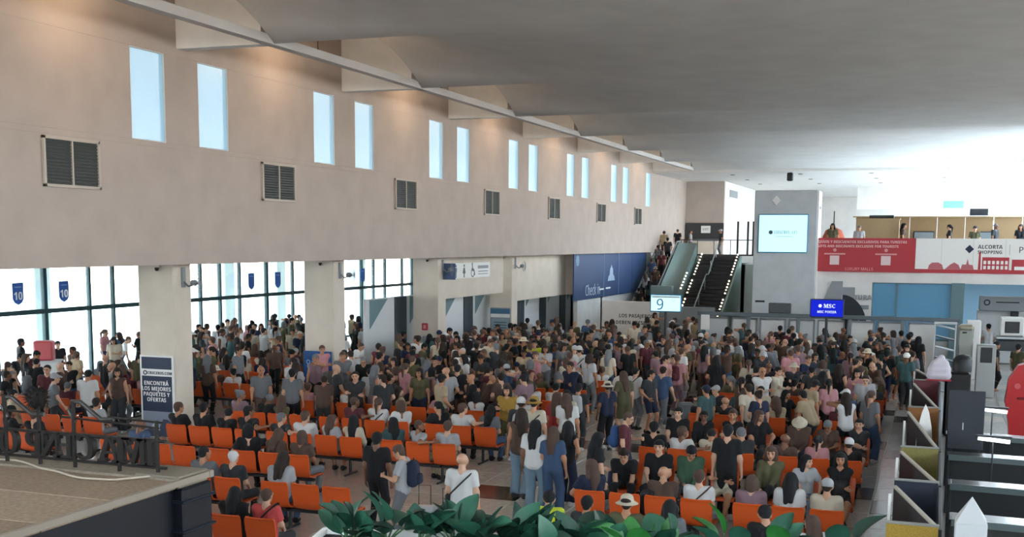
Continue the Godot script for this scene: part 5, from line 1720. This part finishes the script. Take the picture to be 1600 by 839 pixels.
	part(gk, "logo", plate(ring_pts(0.13, 0.08), 0.01), M.dark, Vector3(-0.6, 2.6, 0.41))
	part(gk, "stripe", cb(Vector3(0.9, 0.05, 0.01), 0.002), M.dark, Vector3(0.2, 2.62, 0.41))
	part(gk, "neck", cb(Vector3(0.3, 0.5, 0.3), 0.02), M.dark, Vector3(0.5, 2.0, 0.2))
	part(gk, "cabinet", cb(Vector3(1.9, 2.25, 0.6), 0.02), M.pale_grey, Vector3(0.0, 1.13, -0.4))
	var wk := thing("white_machine", "tall white machine with dark opening beside the steel kiosk", "machine", Vector3(1.35, 0, -46.5))
	part(wk, "body", cb(Vector3(0.5, 2.2, 0.7), 0.03), M.white, Vector3(0, 1.1, 0))
	part(wk, "opening", cb(Vector3(0.22, 0.4, 0.02), 0.01), M.black, Vector3(-0.1, 1.75, 0.355))
	var k1 := thing("steel_kiosk", "tall stainless self-service kiosk with rounded top beside the rack", "kiosk", Vector3(0.98, 0, -41.5))
	part(k1, "body", cb(Vector3(0.46, 2.2, 0.5), 0.04), mat("8d9089", 0.4, 0.3), Vector3(0, 1.1, 0))
	part(k1, "cap", cb(Vector3(0.5, 0.2, 0.54), 0.08), mat("a09a86", 0.4, 0.2), Vector3(0, 2.26, 0))
	part(k1, "slot", cb(Vector3(0.14, 0.05, 0.02), 0.005), M.black, Vector3(-0.05, 2.1, 0.255))
	var k2 := thing("ticket_machine", "low grey ticket machine with dark screen in the scanner aisle", "kiosk", Vector3(1.62, 0, -41.0))
	part(k2, "body", cb(Vector3(0.6, 1.75, 0.5), 0.03), mat("9a9c9a", 0.4, 0.3), Vector3(0, 0.875, 0))
	part(k2, "display", cb(Vector3(0.36, 0.5, 0.02), 0.01), M.black, Vector3(0.0, 1.42, 0.255))

func build_front() -> void:
	# kiosk with flat boarded roof
	var kr := thing("kiosk", "large dark navy kiosk with flat beige roof boards", "kiosk", Vector3(-7.1, 0, -10.1))
	part(kr, "side_wall", slabs([[Vector3(-9.0, 0, 0.12), Vector3(-0.06, 2.5, 9.0)]]), M.navy2)
	part(kr, "corner_pier", cb(Vector3(0.5, 2.5, 0.5), 0.02), M.navy2, Vector3(-0.19, 1.25, 0.25))
	for y in [2.36, 2.05, 1.5]:
		part(kr, "moulding", cb(Vector3(0.56, 0.03, 0.56), 0.012), mat("141c28", 0.45), Vector3(-0.19, y, 0.25))
	for i in 8:
		part(kr, "roof_board", cb(Vector3(9.0, 0.08, 0.93), 0.008), mat(["a58d76", "ae967f", "9c846d"][i % 3], 0.8, 0, "fine", 0.35), Vector3(-4.5, 2.54 - 0.002 * (i % 2), 1.0 + 0.94 * i))
	part(kr, "roof_ledge", cb(Vector3(9.0, 0.1, 0.5), 0.008), mat("958674", 0.8, 0, "fine", 0.35), Vector3(-4.48, 2.55, 0.27))
	part(kr, "roof_trim", slabs([[Vector3(-0.0, 2.53, 0.0), Vector3(0.05, 2.595, 9.0)], [Vector3(-9.0, 2.53, -0.04), Vector3(0.06, 2.6, 0.03)]]), mat("94877a", 0.6))
	part(kr, "pier_cap", cb(Vector3(0.54, 0.03, 0.5), 0.01), mat("7d7364", 0.7), Vector3(-0.24, 2.61, 0.27))
	var cab := thing("roof_cable", "pale cable lying in a loose curve across the kiosk roof", "cable", Vector3(0, 2.605, 0))
	var cv := Curve3D.new()
	for q in [[-10.6, -9.55], [-9.3, -9.75], [-8.6, -9.47], [-8.0, -9.26], [-7.65, -9.3], [-7.45, -9.55], [-7.3, -9.78]]:
		cv.add_point(Vector3(q[0], 0.0, q[1]), Vector3(-0.15, 0, 0), Vector3(0.15, 0, 0))
	var pts := []
	for i in 40:
		pts.append(cv.sample_baked(cv.get_baked_length() * i / 39.0))
	part(cab, "sheath", tubes([pts], 0.012, 6), mat("b5a895", 0.6))
	# letter sign seen from behind
	var z := -9.72
	var ls := thing("letter_sign", "black metal letter sign on posts, seen from behind on the kiosk roof", "sign", Vector3(0, 2.58, z))
	var iron := mat("231e1c", 0.5, 0.4)
	for y in [0.09, 0.37]:
		part(ls, "rail", cb(Vector3(3.6, 0.028, 0.04), 0.006), iron, Vector3(-9.12, y, 0))
	for q in [[-10.2, 0.75], [-9.38, 0.75], [-8.93, 0.68], [-8.47, 0.72], [-7.9, 0.38], [-7.42, 0.58]]:
		part(ls, "post", cb(Vector3(0.035, q[1], 0.035), 0.006), iron, Vector3(q[0], q[1] / 2, 0.01))
	var seen := [["I", -9.52], ["O", -9.34], ["P", -9.0], ["N", -8.78], ["E", -8.58], ["C", -8.32], ["A", -8.02], ["T", -7.86], ["V", -7.72], ["I", -7.6], ["I", -7.5]]
	for q in seen:
		text(ls, "letter", q[0], 0.27, iron, Vector3(q[1], 0.24, 0), AWAY, 0.06, "Droid Serif", 700)
	part(ls, "upper_rail", tubes([[Vector3(-8.03, 0.58, 0), Vector3(-7.36, 0.56, 0)], [Vector3(-9.6, 0.58, 0), Vector3(-9.1, 0.57, 0)], [Vector3(-8.65, 0.55, 0), Vector3(-7.4, 0.5, 0)]], 0.012, 6), iron)
	for x in [-9.36, -8.46]:
		part(ls, "scroll", tubes([[Vector3(x, 0.5, 0), Vector3(x - 0.07, 0.62, 0), Vector3(x - 0.03, 0.72, 0), Vector3(x + 0.08, 0.72, 0), Vector3(x + 0.2, 0.64, 0), Vector3(x + 0.34, 0.55, 0), Vector3(x + 0.5, 0.56, 0)]], 0.024, 7), mat("4a4644", 0.4, 0.5))
	var ball := thing("bristle_ball", "round black bristly ball on a post behind the letter sign", "ornament", Vector3(-8.93, 3.32, z + 0.03))
	var bs := begin()
	rng.seed = 5
	for i in 420:
		var d := Vector3(rng.randfn(), rng.randfn(), rng.randfn()).normalized()
		var u := d.cross(Vector3(0.3, 0.9, 0.2)).normalized() * 0.006
		var w := d.cross(u).normalized() * 0.006
		var tip := d * rng.randf_range(0.13, 0.18)
		var b0 := d * 0.05
		for q in [[b0 + u, b0 - u, tip], [b0 + w, b0 - w, tip]]:
			for p in q:
				bs.add_vertex(p)
	var br := part(ball, "bristles", done(bs), mat("17130f", 0.9))
	br.set_meta("kind", "stuff")
	part(ball, "core", lathe([Vector2(0.001, -0.11), Vector2(0.07, -0.085), Vector2(0.11, 0), Vector2(0.07, 0.085), Vector2(0.001, 0.11)], 16), mat("17130f", 0.9))
	# planter of broad leaves on the parapet
	var pa := struct("wall_parapet", "parapet of the mezzanine the picture is taken from")
	var pb := Basis(Vector3.UP, deg_to_rad(13.0))
	var pc := Vector3(-1.2, 0, -4.27)
	part(pa, "gallery_floor", slabs([[Vector3(-6.9, 3.1, -4.0), Vector3(16, 3.4, 8)]]), M.white)
	part(pa, "parapet", cb(Vector3(3.4, 3.5, 0.4), 0.02), M.white, pc + Vector3(0, 1.75, 0), pb)
	var pt := thing("planter", "long dark planter box with thin white rim", "planter", pc + Vector3(0, 3.5, 0), deg_to_rad(13.0))
	part(pt, "box", slabs([[Vector3(-1.16, 0, -0.2), Vector3(1.6, 0.27, 0.2)]]), mat("20262a", 0.5))
	part(pt, "rim", slabs([[Vector3(-1.17, 0.27, -0.21), Vector3(1.6, 0.3, -0.19)], [Vector3(-1.17, 0.27, 0.19), Vector3(1.6, 0.3, 0.21)], [Vector3(-1.17, 0.27, -0.21), Vector3(-1.15, 0.3, 0.21)]]), M.paper)
	part(pt, "soil", cb(Vector3(2.7, 0.02, 0.36), 0.005), mat("2a221b", 0.95, 0, "fine", 4.0), Vector3(0.2, 0.265, 0))
	var leaf_m := []
	for v in 3:
		leaf_m.append(leaf(0.12 + 0.018 * v, 0.085 + 0.01 * v, 0.25 + 0.15 * v))
	var lm := [mat("174031", 0.5), mat("1e4a39", 0.5), mat("123226", 0.5), mat("24523e", 0.5)]
	var bright := mat("226327", 0.5)
	rng.seed = 11
	var spots := [[-1.0, 0, 13], [-0.86, 0, 9], [-0.72, 1, 9], [-0.58, 0, 13], [-0.46, 0, 14], [-0.34, 0, 14], [-0.22, 0, 15], [-0.1, 0, 15], [0.02, 0, 15], [0.13, 2, 15], [0.25, 2, 14], [0.52, 2, 5], [0.66, 2, 6], [0.93, 1, 5]]
	for i in spots.size():
		var s: Array = spots[i]
		var pl := thing("potted_plant", "broad-leaved green plant in the dark planter, %s along it" % ["first", "second", "third", "fourth", "fifth", "sixth", "seventh", "eighth", "ninth", "tenth", "eleventh", "twelfth", "thirteenth", "fourteenth"][i], "plant", pc + Vector3(0, 3.775 if i < 5 else (3.735 if i < 11 else 3.75), 0) + pb * Vector3(s[0], 0, rng.randf_range(-0.08, 0.02)), rng.randf() * TAU, "plants in the planter")
		var stems := begin()
		for j in s[2]:
			var a := rng.randf() * TAU
			var el := rng.randf_range(0.15, 1.25)
			var len := rng.randf_range(0.03, 0.09) if s[2] > 6 else rng.randf_range(0.05, 0.11)
			var d := Vector3(cos(a) * cos(el), sin(el), sin(a) * cos(el))
			var tip := d * len + Vector3(0, 0.03, 0)
			tube(stems, [Vector3.ZERO, d * len * 0.5 + Vector3(0, 0.02, 0), tip], 0.005, 5, 0.003)
			var up := (d + Vector3(0, rng.randf_range(-0.5, 0.7), 0) + Vector3(rng.randfn(), rng.randfn(), rng.randfn()) * 0.15).normalized()
			var sd := up.cross(Vector3(rng.randfn() * 0.4, 1, rng.randfn() * 0.4)).normalized()
			var m: Material = lm[rng.randi() % 4]
			if s[1] == 2 and rng.randf() < 0.5:
				m = bright
			part(pl, "leaf", leaf_m[rng.randi() % 3], m, tip, Basis(sd, up, sd.cross(up)))
		part(pl, "stem", done(stems), mat("3b5a3a", 0.6))
	# litter bin in the aisle
	var lb := thing("litter_bin", "white and green upright litter bin in the aisle", "bin", Vector3(-8.75, 0, -33.4), 0.2)
	part(lb, "body", lathe([Vector2(0.001, 0.02), Vector2(0.23, 0.02), Vector2(0.26, 0.5), Vector2(0.27, 0.8), Vector2(0.22, 0.96), Vector2(0.1, 1.03), Vector2(0.001, 1.04)], 20), M.white)
	part(lb, "opening", cb(Vector3(0.26, 0.14, 0.04), 0.04), M.dark, Vector3(0, 0.82, 0.26))
	part(lb, "emblem", plate(disc_pts(0.1, 14), 0.02), mat("5d7a58", 0.6), Vector3(0, 0.6, 0.265))
	part(lb, "label_plate", cb(Vector3(0.2, 0.24, 0.02), 0.01), mat("4f5a50", 0.6), Vector3(0, 0.3, 0.255))
	# luggage
	suitcase("silver hard-shell suitcase beside the person with navy backpack", Vector3(-7.75, 0, -17.0), 0.3, mat("b9bdc2", 0.3, 0.4))
	suitcase("black suitcase standing beside the man in white by the aisle", Vector3(-7.3, 0, -16.9), 0.1, mat("1c1d20", 0.4))
	suitcase("grey suitcase in the aisle near the litter bin", Vector3(-6.3, 0, -31.0), 0.6, mat("6d7276", 0.4))
	suitcase("red suitcase below the number nine screen", Vector3(-9.9, 0, -39.3), 0.3, mat("86292e", 0.4))
	pack("black backpack resting on the seat beside the booths", Vector3(-1.42, 0.43, -20.68), 0.3, mat("18181b", 0.7))
	pack("black backpack on the seat beside the lime-shirted person", Vector3(-4.36, 0.43, -18.62), 2.9, mat("1d1e22", 0.7))
	pack("maroon backpack on the floor in the aisle by the pink-shirted person", Vector3(-6.7, 0.0, -33.5), 1.0, mat("5a1f26", 0.7))
	pack("navy backpack on the aisle floor by the seats", Vector3(-5.95, 0.0, -22.4), 0.4, mat("1d2746", 0.7))
	# worn bags follow their wearers
	for q in people:
		if not q.has("node"):
			continue
		var wear := ""
		if q.near and q.pose == "stand_phone" and q.top == "light_grey": wear = "navy"
		elif q.near and q.pose == "stand_phone" and q.top == "maroon": wear = "blue"
		elif q.near and q.pose == "stand_relaxed" and q.top == "charcoal" and q.depth < 30: wear = "light_grey"
		elif q.near and q.pose == "stand_relaxed" and q.top == "pink": wear = "maroon"
		if wear == "":
			continue
		var P: Dictionary = poses[q.pose]
		var w: Transform3D = q.node.transform * Transform3D(Basis(), P.chest.origin + Vector3(0, -0.26, -0.2))
		pack("%s backpack worn by the standing person in %s" % [wear.replace("_", " "), q.top.replace("_", " ")] + (" with a hat" if q.hair == "cap" else ""), w.origin, q.turn + PI, cloth(wear))
	var bags := 0
	for q in people:
		if q.has("node") and q.near and bags < 9 and ((q.pose == "stand_relaxed" and q.top in ["white", "light_grey", "cream"]) or (q.pose == "sit_thighs" and q.top in ["coral", "white"])):
			body_bag(q, ["black", "charcoal", "brown"][bags % 3])
			bags += 1
	build_booths()

func leaf(l: float, w: float, curl: float) -> ArrayMesh:
	var st := begin()
	var n := 8
	var m := 6
	var g := []
	for i in n + 1:
		var t := float(i) / n
		var hw := w * 0.5 * pow(sin(PI * pow(t, 0.8) * 0.985 + 0.012), 0.75)
		var row := []
		for j in m + 1:
			var u := -1.0 + 2.0 * j / m
			row.append(Vector3(u * hw, l * t - 0.15 * l * t * t * curl, -curl * l * t * t * 0.7 + absf(u) * hw * 0.3))
		g.append(row)
	for s in 2:
		st.set_smooth_group(s + 1)
		var o := Vector3(0, 0, -0.0015 + 0.003 * s)
		for i in n:
			for j in m:
				if s == 0:
					quad(st, g[i][j] + o, g[i][j + 1] + o, g[i + 1][j + 1] + o, g[i + 1][j] + o)
				else:
					quad(st, g[i + 1][j] + o, g[i + 1][j + 1] + o, g[i][j + 1] + o, g[i][j] + o)
	return done(st)

func suitcase(label: String, at: Vector3, turn: float, m: Material) -> void:
	var t := thing("suitcase", label, "suitcase", at, turn)
	part(t, "shell", cb(Vector3(0.44, 0.62, 0.27), 0.06), m, Vector3(0, 0.37, 0))
	for i in 4:
		part(t, "rib", cb(Vector3(0.03, 0.5, 0.285), 0.012), m, Vector3(-0.14 + 0.093 * i, 0.37, 0))
	for q in [[-1, -1], [1, -1], [-1, 1], [1, 1]]:
		part(t, "wheel", lathe([Vector2(0.001, -0.012), Vector2(0.028, -0.012), Vector2(0.028, 0.012), Vector2(0.001, 0.012)], 10), M.black, Vector3(q[0] * 0.17, 0.028, q[1] * 0.09), Basis(Vector3.BACK, PI / 2))
	part(t, "handle", tubes([[Vector3(-0.1, 0.66, -0.1), Vector3(-0.1, 1.0, -0.1), Vector3(0.1, 1.0, -0.1), Vector3(0.1, 0.66, -0.1)]], 0.01, 6), M.dark_steel)

func pack(label: String, at: Vector3, turn: float, m: Material) -> void:
	var t := thing("backpack", label, "backpack", at, turn)
	part(t, "body", solid(net([bone(Vector3(-0.07, 0.12, 0), Vector3(-0.06, 0.38, -0.01), 0.1, 0.085), bone(Vector3(0.07, 0.12, 0), Vector3(0.06, 0.38, -0.01), 0.1, 0.085)], 0.022, 0.02)), m)
	part(t, "pocket", solid(net([bone(Vector3(-0.06, 0.12, 0.09), Vector3(0.06, 0.12, 0.09), 0.055), bone(Vector3(-0.06, 0.2, 0.09), Vector3(0.06, 0.2, 0.09), 0.05)], 0.02, 0.015)), m)
	for s in [-1, 1]:
		part(t, "strap", tubes([[Vector3(s * 0.08, 0.44, -0.06), Vector3(s * 0.1, 0.36, -0.15), Vector3(s * 0.1, 0.16, -0.13), Vector3(s * 0.09, 0.07, -0.07)]], 0.015, 6), M.dark)
	part(t, "grab_loop", tubes([[Vector3(-0.04, 0.45, 0), Vector3(0, 0.5, 0), Vector3(0.04, 0.45, 0)]], 0.01, 5), M.dark)

func build_booths() -> void:
	# display booths in a row: cross panel, slanting screen with pale cap, white fin
	var cols := ["b3902f", "1b2438", "8b8040", "a46a34", "6d2b35"]
	var zs := [-15.1, -17.95, -21.0, -26.3, -31.7]
	for i in 5:
		var z: float = zs[i]
		var nx: float = zs[i + 1] if i < 4 else -35.0
		var d := absf(nx - z)
		var b := thing("display_booth", ["yellow-fronted display booth with pale slanting screen, first of the row", "dark navy display booth with pale slanting screen", "olive-fronted display booth with pale slanting screen", "orange-brown fronted display booth beneath the white pointed board", "maroon-framed display booth under the rounded white hood"][i], "booth", Vector3(-0.15, 0, z), 0, "display booths beside the seats")
		var c := mat(cols[i], 0.6, 0, "fine", 0.8)
		part(b, "front_panel", cb(Vector3(0.62, 1.5, 0.05), 0.01), c, Vector3(0, 0.75, 0))
		part(b, "top_trim", cb(Vector3(0.64, 0.03, 0.07), 0.008), mat("8f8f8a", 0.5), Vector3(0, 1.51, 0))
		part(b, "right_panel", cb(Vector3(0.05, 1.45, d - 0.1), 0.01), M.navy2, Vector3(0.33, 0.725, -d / 2))
		var L := Vector2(0.58, d * 0.85).length()
		var a := -atan2(0.58, d * 0.85)
		part(b, "slant_screen", cb(Vector3(0.04, 1.42, L), 0.008), M.navy2, Vector3(0, 0.73, -d * 0.46), Basis(Vector3.UP, a * -1.0))
		part(b, "slant_cap", cb(Vector3(0.06, 0.045, L), 0.012), mat("b9b5a6", 0.5), Vector3(0, 1.465, -d * 0.46), Basis(Vector3.UP, a * -1.0))
		part(b, "white_fin", plate([Vector2(0, 0), Vector2(0.34, 0), Vector2(0.34, 1.3), Vector2(0.25, 1.5), Vector2(0.08, 1.52), Vector2(0, 1.2)], 0.04), M.white, Vector3(-0.33, 0, -d * 0.55), TURN_X)
		part(b, "shelf", cb(Vector3(0.56, 0.03, 0.5), 0.006), M.navy, Vector3(0, 0.95, -0.4))
		nest(b, "slant_screen", ["slant_cap"])
		nest(b, "front_panel", ["top_trim"])
	var sp := thing("pointed_board", "white pointed sail-shaped board on the orange-brown booth", "board", Vector3(-0.1, 1.52, -24.0))
	part(sp, "sail", plate([Vector2(-0.16, -0.55), Vector2(0.17, -0.55), Vector2(0.13, -0.1), Vector2(0.07, 0.2), Vector2(0.0, 0.36), Vector2(-0.06, 0.2), Vector2(-0.12, -0.1)], 0.06), M.paper)
	part(sp, "foot", cb(Vector3(0.3, 0.04, 0.2), 0.01), M.pale_grey, Vector3(0, -0.53, 0))
	part(sp, "stand_pole", tubes([[Vector3(0, -0.53, 0), Vector3(0, -1.52, 0)]], 0.025, 6), M.grey)
	var hood := thing("rounded_hood", "rounded white cloth hood on the maroon-framed booth", "hood", Vector3(0.15, 1.52, -31.75))
	part(hood, "shell", solid(net([bone(Vector3(-0.18, 0.12, 0), Vector3(0.18, 0.12, 0), 0.13), bone(Vector3(-0.16, 0.26, 0), Vector3(0.16, 0.28, 0), 0.13), bone(Vector3(-0.1, 0.4, 0), Vector3(0.12, 0.42, 0), 0.12), bone(Vector3(-0.01, 0.5, 0), Vector3(0.05, 0.58, 0), 0.1, 0.08)], 0.03, 0.02)), mat("c9c2cc", 0.6))
	part(hood, "base_rim", cb(Vector3(0.62, 0.03, 0.3), 0.01), M.red, Vector3(0, 0.0, 0))
	var ob := thing("white_obelisk", "white four-sided pillar with pyramid top among the dark counters", "display pillar", Vector3(0.52, 0, -14.7))
	part(ob, "shaft", cb(Vector3(0.36, 1.7, 0.36), 0.012), M.pale_grey, Vector3(0, 0.85, 0))
	var py := begin()
	py.set_smooth_group(-1)
	for k in 4:
		var a0 := PI / 4 + k * PI / 2
		var p0 := Vector3(cos(a0), 0, sin(a0)) * 0.25
		var p1 := Vector3(cos(a0 + PI / 2), 0, sin(a0 + PI / 2)) * 0.25
		for p in [p0 + Vector3(0, 1.7, 0), p1 + Vector3(0, 1.7, 0), Vector3(0, 2.0, 0)]:
			py.add_vertex(p)
	part(ob, "pyramid_top", done(py), M.pale_grey)
	# curved black counters 
	var gloss := mat("0e1113", 0.18)
	gloss.clearcoat_enabled = true
	var edge := mat("6d7a7a", 0.3, 0.5)
	for i in 4:
		var z: float = [-17.4, -20.0, -22.8, -25.4][i]
		var t := thing("curved_counter", "glossy black curved counter with pale edge, %s from the white obelisk" % ["first", "second", "third", "fourth"][i], "counter", Vector3(0.35, 0, z), 0, "curved counters beside the booths")
		var arc := func(r0: float, r1: float, y0: float, y1: float) -> ArrayMesh:
			var st := begin()
			st.set_smooth_group(-1)
			var n := 16
			for j in n:
				var q := []
				for e in [j, j + 1]:
					var x: float = 3.4 * e / n
					var zz: float = 0.55 * pow(float(e) / n, 2.0)
					q.append(Vector3(x, 0, zz))
				var o0 := Vector3(0, 0, r0)
				var o1 := Vector3(0, 0, r1)
				var U := Vector3(0, y1, 0)
				var D := Vector3(0, y0, 0)
				quad(st, q[0] + o0 + U, q[1] + o0 + U, q[1] + o1 + U, q[0] + o1 + U)
				quad(st, q[0] + o1 + U, q[1] + o1 + U, q[1] + o1 + D, q[0] + o1 + D)
				quad(st, q[0] + o0 + D, q[1] + o0 + D, q[1] + o0 + U, q[0] + o0 + U)
				quad(st, q[0] + o1 + D, q[1] + o1 + D, q[1] + o0 + D, q[0] + o0 + D)
			return done(st)
		part(t, "front", arc.call(-0.03, 0.03, 0.0, 1.05), gloss)
		part(t, "worktop", arc.call(-0.5, 0.12, 1.05, 1.09), gloss)
		part(t, "edge_trim", arc.call(0.1, 0.16, 1.03, 1.13), edge)
		part(t, "lower_shelf", arc.call(-0.6, -0.1, 0.55, 0.6), edge)
		part(t, "end_post", cb(Vector3(0.06, 1.1, 0.5), 0.01), gloss, Vector3(0, 0.55, -0.2))
	for i in 2:
		var z: float = [-21.6, -24.6][i]
		var t := thing("tube_lamp", "bright white tube lamp over the black counters, %s one" % ["nearer", "farther"][i], "lamp", Vector3(1.05 + 0.1 * i, [1.62, 1.74][i], z), 0, "tube lamps over the counters")
		part(t, "tube", tubes([[Vector3(-0.25, 0.02, 0), Vector3(0.27, -0.02, 0)]], 0.035, 10), glow("f4fbff", 2.0))
		part(t, "reflector", cb(Vector3(0.6, 0.03, 0.12), 0.01), M.dark_steel, Vector3(0, 0.06, -0.02))
		part(t, "stem", tubes([[Vector3(0, 0.05, -0.06), Vector3(0, [-1.61, -1.73][i], -0.06)]], 0.015, 6), M.dark_steel)
		area(t, Vector3(0, -0.05, 0.02), Basis(Vector3.RIGHT, -PI / 2), Vector2(0.5, 0.08), 0.25, "f0f8ff")
	var bp := thing("dark_display_panel", "tall blank charcoal display panel behind the curved counters", "panel", Vector3(0.65, 0, -23.9))
	part(bp, "panel", cb(Vector3(0.66, 1.15, 0.06), 0.012), mat("262b33", 0.5), Vector3(0, 1.62, 0))
	part(bp, "leg", cb(Vector3(0.05, 1.1, 0.05), 0.01), M.dark, Vector3(-0.25, 0.55, 0))
	part(bp, "leg", cb(Vector3(0.05, 1.1, 0.05), 0.01), M.dark, Vector3(0.25, 0.55, 0))
	part(bp, "pull_handle", cb(Vector3(0.02, 0.14, 0.03), 0.005), M.pale_grey, Vector3(-0.05, 1.5, 0.045))
	var dc := thing("dark_cabinet", "rounded black cabinet between the rack and the booths", "cabinet", Vector3(0.62, 0, -32.4))
	part(dc, "body", cb(Vector3(0.62, 1.7, 0.6), 0.06), M.black, Vector3(0, 0.85, 0))
	part(dc, "rounded_top", lathe([Vector2(0.24, 0), Vector2(0.24, 0.3), Vector2(0.16, 0.42), Vector2(0.001, 0.46)], 18), M.dark, Vector3(0.1, 1.7, 0))
	var rd := thing("red_totem", "tall rounded bright red totem beyond the curved counters", "totem", Vector3(2.05, 0, -30.6))
	var ro := [Vector2(-0.2, 0), Vector2(0.22, 0), Vector2(0.26, 0.6), Vector2(0.42, 1.1), Vector2(0.5, 1.7), Vector2(0.42, 2.05), Vector2(0.2, 2.2), Vector2(-0.1, 2.1), Vector2(-0.3, 1.75), Vector2(-0.36, 1.2), Vector2(-0.26, 0.7)]
	part(rd, "body", plate(ro, 0.4), mat("b5191f", 0.35))
	part(rd, "disc", plate(disc_pts(0.07, 14), 0.03), mat("c9575a", 0.4), Vector3(-0.1, 1.6, 0.21))
	part(rd, "mouth_slot", cb(Vector3(0.3, 0.06, 0.04), 0.015), mat("6d0f14", 0.5), Vector3(0.05, 1.3, 0.2))
	part(rd, "notch", cb(Vector3(0.06, 0.14, 0.04), 0.01), mat("5a0c10", 0.5), Vector3(0.05, 0.25, 0.2))
	for i in 2:
		var st2 := thing("bar_stool", ["round pale bar stool inside the curved counters", "second pale bar stool inside the curved counters, farther along"][i], "stool", Vector3(1.15 + 0.42 * i, 0, -21.3 + 0.35 * i), 0, "stools inside the counters")
		part(st2, "seat", lathe([Vector2(0.001, 0.74), Vector2(0.16, 0.745), Vector2(0.19, 0.76), Vector2(0.18, 0.785), Vector2(0.001, 0.79)], 18), mat("8f8574", 0.5))
		for k in 4:
			var a := PI / 4 + k * PI / 2
			part(st2, "leg", tubes([[Vector3(cos(a) * 0.1, 0.75, sin(a) * 0.1), Vector3(cos(a) * 0.19, 0, sin(a) * 0.19)]], 0.014, 6), M.dark_steel)
	var rk := thing("steel_rack", "tall steel rack with tilted dark trays behind the white hood", "rack", Vector3(0.3, 0, -38.0))
	for s in [-1, 1]:
		for q in [-1, 1]:
			part(rk, "upright", cb(Vector3(0.04, 2.6, 0.04), 0.008), M.steel, Vector3(s * 0.3, 1.3, q * 0.2))
	for i in 7:
		part(rk, "tray", cb(Vector3(0.56, 0.03, 0.44), 0.006), M.dark_steel if i % 2 else M.steel, Vector3(0, 0.5 + 0.33 * i, 0), Basis(Vector3.BACK, -0.22))
	part(rk, "top_frame", cb(Vector3(0.66, 0.05, 0.46), 0.01), M.steel, Vector3(0, 2.6, 0))

# pieces of a part: they become its children
func nest(t: Node3D, under: String, names: Array) -> void:
	var host: Node3D = t.get_node(under)
	for c in t.get_children():
		for n in names:
			if c is MeshInstance3D and str(c.name).begins_with(n):
				var x: Transform3D = host.transform.affine_inverse() * c.transform
				t.remove_child(c)
				host.add_child(c, true)
				c.transform = x
				break

func body_bag(q: Dictionary, c: String) -> void:
	var P: Dictionary = poses[q.pose]
	var t := thing("crossbody_bag", "%s crossbody bag worn by the %s person in %s" % [c.replace("_", " "), "seated" if P.sit else "standing", q.top.replace("_", " ")] + " near " + q.place.get_slice(" ", q.place.get_slice_count(" ") - 1), "bag", Vector3(q.x, q.y, q.z), q.turn)
	var x: Transform3D = P.chest
	var pts := []
	for i in 25:
		var a := TAU * i / 24
		pts.append(x * Vector3(cos(a) * 0.2, 0.03 + cos(a) * -0.2, sin(a) * 0.135 - 0.005))
	part(t, "strap", tubes([pts], 0.014, 6), cloth(c))
	part(t, "pouch", cb(Vector3(0.07, 0.16, 0.2), 0.03), cloth(c), x * Vector3(0.23, -0.22, 0.02))
